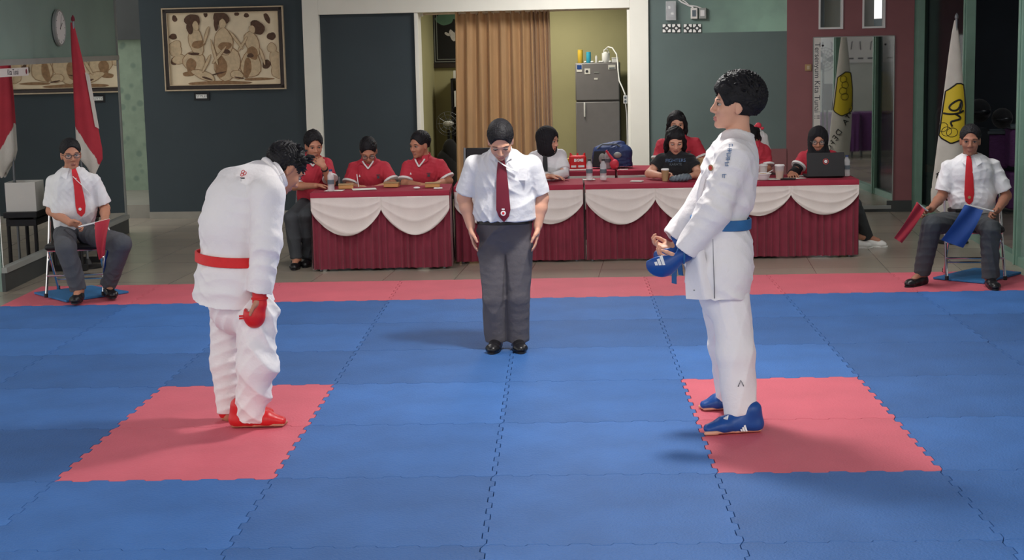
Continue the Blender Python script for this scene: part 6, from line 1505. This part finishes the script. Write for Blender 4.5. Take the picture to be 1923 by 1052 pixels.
c = TP(1433,None,8.40); t = thing('clear_cup', c, 'clear plastic cup standing behind the white foam bowl', 'cup'); b = B(); b.lathe(c, [(.03,0),(.04,.11),(.042,.112)], 16); b.make('cup_body', 'clear', t); b = B(); b.lathe(c+[0,0,.112], [(.044,0),(.043,.008),(.02,.018)], 16); b.make('lid', 'bag_clear', t)
# plastic bag hanging on a chair back behind the fighter
c = PY(1428, 300, 9.0); t = thing('plastic_bag', (c[0], 9.0, FZ+.45), 'tall clear plastic bag tied with a red top behind the upright fighter', 'bag')
f = Fld(.006); q = lambda x, y: PY(x, y, 9.0)
f.tube([q(1430,322), q(1430,285), q(1428,258), q(1424,243)], [(.08,.06),(.085,.07),(.065,.05),(.025,.025)], (1,0,0), k=.02); f.solve().relax(1).crease(.006, 60, 8); f.make('bag_body', 'bag_clear', t)
b = B(); b.ellipsoid(q(1424,236), (.030,.025,.030)); b.ellipsoid(q(1419,239), (.018,.015,.022)); b.ellipsoid(q(1431,241), (.02,.012,.014)); b.make('bag_knot', 'pink', t)
b = B(); cc = q(1430,345); b.box((cc[0], 9.0, (cc[2]+q(1430,325)[2])/2-.25), (.28,.28, .5+q(1430,325)[2]-cc[2])); 
hb = q(1430,325)[2]; b = B(); b.box((cc[0], 9.0, (hb+FZ)/2), (.26,.26,hb-FZ-.004)); tag(b.make('storage_box', 'maroon_dark', bevel=.006), 'dark red box under the clear plastic bag', 'box')
# crumpled dark cloth bag in front of the woman in black
c = TP(1279,None,8.22); t = thing('folded_cloth', c, 'crumpled grey cloth bundle in front of the woman in the black t-shirt', 'cloth'); f = Fld(.005)
f.ell(c+[0,0,.028], (.095,.05,.032), k=.02); f.ell(c+[-.06,0,.02], (.05,.04,.022), k=.02); f.ell(c+[.04,.0,.045], (.05,.04,.026), k=.02); f.plane(c, (0,0,-1)); f.solve().relax(1).crease(.006, 75, 4); f.make('cloth_body', 'grey_blue', t)
# brown paper bag beside the woman in black
c = np.array([*TP(1326,None,8.62)[:2], TZ]); b = B(); b.box(c+[0,0,.085], (.14,.10,.17), rz=.1); tag(b.make('paper_bag', 'card', bevel=.006), 'brown paper bag at the right elbow of the woman in black', 'bag')
# laptop
lc = TP(1546,None,8.44); t = thing('laptop', lc, 'open black laptop with a round red sticker on its lid', 'laptop')
b = B(); b.box(lc+[0,.02,.010], (.33,.23,.018)); b.make('keyboard_base', 'black', t, bevel=.003)
tl = math.radians(-12); R = np.stack([(1,0,0),(0,math.cos(tl),math.sin(tl)),(0,-math.sin(tl),math.cos(tl))], 1)
b = B(); b.box(lc+np.array([0,-.125,.118]), (.335,.008,.215), R=R); ld = b.make('lid', 'black', t, bevel=.003)
no = R@np.array([0,-1,0]); c2 = lc+np.array([.0,-.125,.145])+no*.0045
for r_, m_, o_ in ((.026,'logo_red',.0),(.021,'black',.001),(.014,'white_mark',.002)): b = B(); b.lathe(c2+no*o_, [(r_,0),(r_,.001)], 24, axis=no); b.make('round_sticker', m_, ld)
b = B(); b.box(c2+no*.0035, (.022,.008,.001), R=R); b.make('sticker_centre', 'logo_red', ld)
# things on the rear tables
zc = lambda px, y: np.array([PY(px, 320, y)[0], y, TZ])
c = zc(1085, 9.72); t = thing('snack_bag', c, 'red printed snack packet on the rear red table', 'packet')
b = B(); b.box(c+[0,0,.07], (.17,.07,.14)); b.make('packet_body', 'pad_red', t, bevel=.02); b = B()
for sx in (-.06,.0,.06): b.tube([c+[sx,0,.13], c+[sx*1.2,0,.165]], [.018,.006], 8)
b.make('crimped_top', 'pad_red', t)
b = B(); b.box(c+[.01,-.038,.095], (.09,.004,.03)); b.box(c+[-.04,-.038,.035], (.05,.004,.02)); b.box(c+[.035,-.038,.035], (.06,.004,.02)); b.make('packet_print', 'white_mark', t)
text_obj('SC', 'packet_lettering', .045, c+[.01,-.0402,.094], np.stack([(1,0,0),(0,0,1),(0,-1,0)], 1), 'red_mark', t, .0005)
c = zc(1068, 9.78); b = B(); b.box(c+[0,0,.055], (.05,.05,.11)); tag(b.make('carton', 'yellow_can', bevel=.006), 'yellow carton left of the red snack packet', 'carton')
c = zc(1086, 9.62); sheet(c, .20,.03, 'white tray edge below the red snack packet', 0, h=.012)
c = zc(1150, 9.88); t = thing('tote_bag', c, 'large dark blue shopping bag standing on the rear red table', 'bag'); f = Fld(.006)
f.tube([c+[0,.02,.01], c+[0,.02,.14], c+[-.01,.02,.205]], [(.205,.10),(.19,.085),(.15,.05)], (1,0,0), k=.02, pw=3, ends=(1,0)); f.plane(c+[0,0,.002], (0,0,-1)); f.solve().relax(1).crease(.005, 50, 2); f.make('bag_body', 'bag_blue', t)
b = B(); b.poly([c+[-.20,-.066,.02], c+[-.02,-.082,.02], c+[-.03,-.075,.17], c+[-.18,-.058,.17]], (0,-1,0), .004); b.make('bag_print', 'black', t)
b = B(); b.ellipsoid(c+[-.10,-.075,.10], (.035,.01,.05)); b.ellipsoid(c+[.05,-.075,.13], (.04,.02,.03)); b.make('bag_pale_patches', 'frame_grey', t)  # two pale grey raised patches on the bag front
b = B(); b.tube([c+[-.15,-.03,.19], c+[-.10,-.05,.235], c+[.04,-.05,.235], c+[.10,-.03,.19]], .008, 8); b.make('handle', 'grey_blue', t)
c = zc(1152, 9.68); t = thing('tied_pouch', c, 'pink pouch with a long tied neck in front of the dark blue bag', 'pouch')
b = B(); b.ellipsoid(c+[.01,0,.05], (.045,.035,.050)); b.tube([c+[0,0,.09], c+[-.03,0,.13], c+[-.07,0,.185]], [.016,.012,.010], 8); b.make('pouch_body', 'pink', t)
c = zc(1146, 9.98)
sheet(zc(1170, 9.64), .10,.05, 'small pale paper right of the pink pouch', 0)

c = PY(904, 330, 8.72); seat_chair(c[0], 8.72, -PI/2, 'empty dark chair with a rounded back half hidden behind the referee', m_frame='metal_grey', sh=.44, back=.98, sw=.34)
# ================================================================== bench and carton by the left mirror
bx0, by0 = -2.10, 8.35
t = thing('low_bench', (bx0, by0, FZ), 'black metal bench beside the left mirror', 'bench'); b = B(); b.box((bx0, by0, .49), (.30,.62,.05)); b.box((bx0, by0, .42), (.27,.58,.06)); b.make('bench_top', 'black', t, bevel=.004)
for sx in (-.12,.12):
    for sy in (-.27,.27): b = B(); b.tube([(bx0+sx, by0+sy, FZ+.03), (bx0+sx, by0+sy, .47)], .018, 8); b.make('leg', 'black', t)
b = B()
for sy in (-.27,.27): b.box((bx0, by0+sy, FZ+.03), (.34,.05,.05))
b.make('foot_bar', 'black', t)
t = thing('carton_box', (bx0, by0-.12, .516), 'pale open carton on the black bench by the mirror', 'box')
b = B(); z0_ = .517
for d_, s_ in (((-.13,0),(.01,.26)), ((.13,0),(.01,.26)), ((0,-.13),(.27,.01)), ((0,.13),(.27,.01))): b.box((bx0+d_[0], by0-.12+d_[1], z0_+.13), (s_[0], s_[1], .26))
b.box((bx0, by0-.12, z0_+.006), (.26,.26,.01)); b.make('carton_walls', 'paper', t, smooth=False)
b = B(); b.ellipsoid((bx0, by0-.12, z0_+.19), (.11,.11,.05)); tag(b.make('cloth_bundle', 'black_cloth'), 'black cloth stuffed in the pale carton', 'cloth')

# ================================================================== store room seen through the glass and in the mirror
def bundle(px, py0, py1, wpx, y, lab):
    c = PY(px, py1, y); z1_ = PY(px, py0, y)[2]; w_ = wpx/2993*(y+6); t = thing('wrapped_bundle', (c[0], y, FZ), lab, 'bundle', 'purple wrapped bundles')
    h_ = (z1_-FZ-.08)/2
    for k in range(2): b = B(); b.box((c[0], y, FZ+.04+h_*k+h_/2+.04*k), (w_,.30,h_-.02)); b.make('bundle_block', 'purple_cloth', t, bevel=.03)
    b = B(); b.box((c[0], y, z1_+.015), (w_*1.02,.31,.04)); b.make('bundle_top', 'grey_blue', t, bevel=.01)
bundle(1866, 250, 345, 40, 11.6, 'purple patterned bundle stack behind the right corner judge head'); bundle(1907, 240, 350, 38, 11.4, 'purple bundle stack beside the green post at the right edge')
for px, py, r_, lab in ((1838,208,.13,'round black helmet left of the pair behind the glass'), (1882,222,.11,'round black helmet right of the pair behind the glass')):
    c = PY(px, py, 11.55 if px < 1850 else 11.3); t = thing('helmet', c-np.array([0,0,r_]), lab, 'helmet', 'helmets in the store room')
    b = B(); b.ellipsoid(c, (r_,r_*1.1,r_)); b.make('shell', 'black_cloth', t); b = B(); b.ellipsoid(c+np.array([-.0,-r_*.55,-.01]), (r_*.85,r_*.6,r_*.35)); b.make('visor', 'led_screen', t)
c = PY(1838, 235, 11.6); b = B(); b.box((c[0]-.06, 11.65, (c[2]-.03+FZ)/2), (.28,.4,c[2]-.03-FZ)); tag(b.make('storage_cabinet', 'dark_void', bevel=.01), 'dark cabinet carrying the helmets behind the glass', 'cabinet')
c = PY(1764, 260, 11.9); t = thing('garment_rack', (c[0]+.1, 11.9, FZ), 'grey bent pipe rack behind the glass left of the white flag', 'rack')
b = B(); z_ = PY(1757,215,11.9)[2]; b.tube([(c[0]-.03,11.9,FZ), (c[0]-.04,11.9,z_), (c[0]-.02,11.9,z_+.06), (c[0]+.04,11.9,z_+.10), (c[0]+.30,11.9,z_+.10), (c[0]+.36,11.9,z_+.04), (c[0]+.36,11.9,FZ)], .014, 8); b.make('pipe', 'metal_grey', t)
c = PY(1752, 314, 12.35); b = B(); b.box((c[0], 12.42, c[2]-.02), (.34,.20,.07)); tag(b.make('wooden_plank', 'wood', smooth=False), 'wooden plank on the low ledge behind the glass', 'plank')
# purple clothed tables and banner at the far end of the side room (seen in the mirror)
for k, (x0_, x1_, y_) in enumerate(((6.55, 7.25, 3.6), (7.3, 8.6, 3.5))):
    t = thing('covered_table', ((x0_+x1_)/2, y_, FZ), ['short','long'][k]+' table under a purple cloth in the side room', 'table', 'purple tables')
    b = B(); b.box(((x0_+x1_)/2, y_, .655), (x1_-x0_-.04,.56,.03)); b.make('tabletop', 'wood', t, smooth=False)
    for sx in (x0_+.06, x1_-.06): b = B(); b.tube([(sx, y_, FZ), (sx, y_, .65)], .02, 8); b.make('leg', 'metal_grey', t)
    b = B(); b.box(((x0_+x1_)/2, y_, .678), (x1_-x0_,.60,.012)); b.grid(lambda u, v: (x0_+(x1_-x0_)*u, y_+.30+.012*math.sin(u*60)*v, .68-.60*v), 120, 6); b.grid(lambda u, v: (x0_, y_-.3+.6*u, .68-.60*v), 6, 3); b.make('cloth', 'purple_cloth', t)
t = thing('wall_banner', (7.75, 2.66, 1.46), 'white banner with dark marks on the side room wall', 'banner'); b = B(); b.box((7.75, 2.66, 1.86), (2.8,.006,.80)); b.make('banner_sheet', 'paper', t, smooth=False)
b = B(); rs = random.Random(4)
for k in range(16):
    x = 6.55+k*.16; b.tube([(x, 2.666, 1.66+rs.uniform(-.02,.02)), (x+rs.uniform(-.02,.02), 2.666, 1.78), (x+rs.uniform(-.03,.03), 2.666, 1.81)], .007, 5); b.box((x, 2.666, 1.53), (.09,.004,.02))
b.make('banner_marks', 'dark_mark', t)
c = np.array([6.46, 5.0, 1.56]); t = thing('standing_fan', (6.46, 5.0, FZ), 'black standing fan in the side room', 'fan')
b = B(); b.lathe((6.46,5.0,FZ), [(.18,0),(.18,.02),(.05,.04),(.016,.06),(.014,1.5)], 20); b.make('stand', 'black', t)
b = B(); b.ellipsoid(c, (.06,.08,.06)); b.make('motor', 'white_plain', t)
b = B()
for rr_ in (.08,.13,.175): b.tube([c+np.array([rr_*math.cos(a), .08, rr_*math.sin(a)]) for a in np.linspace(0,2*PI,25)], .004, 6)
for k in range(16): an = 2*PI*k/16; b.tube([c+np.array([.02*math.cos(an),.09,.02*math.sin(an)]), c+np.array([.175*math.cos(an),.08,.175*math.sin(an)])], .003, 5)
b.make('guard', 'black', t)
for k in range(3):
    an = k*2*PI/3; b = B(); d1 = np.array([math.cos(an),0,math.sin(an)]); d2 = np.array([-math.sin(an),0,math.cos(an)])
    b.poly([c+d1*.03+[0,.06,0], c+d1*.15+d2*.07+[0,.05,0], c+d1*.16-d2*.02+[0,.07,0], c+d1*.08-d2*.04+[0,.07,0]], (0,1,0), .003); b.make('blade', 'black', t)
t = thing('loudspeaker', (6.60, 4.6, FZ), 'black loudspeaker on a pole in the side room', 'speaker'); b = B(); b.box((6.60,4.6,.98), (.14,.14,.40)); b.make('speaker_case', 'black', t, bevel=.008); b = B(); b.lathe((6.60,4.6,FZ), [(.16,0),(.16,.02),(.02,.04),(.016,.80)], 16); b.make('stand', 'black', t)
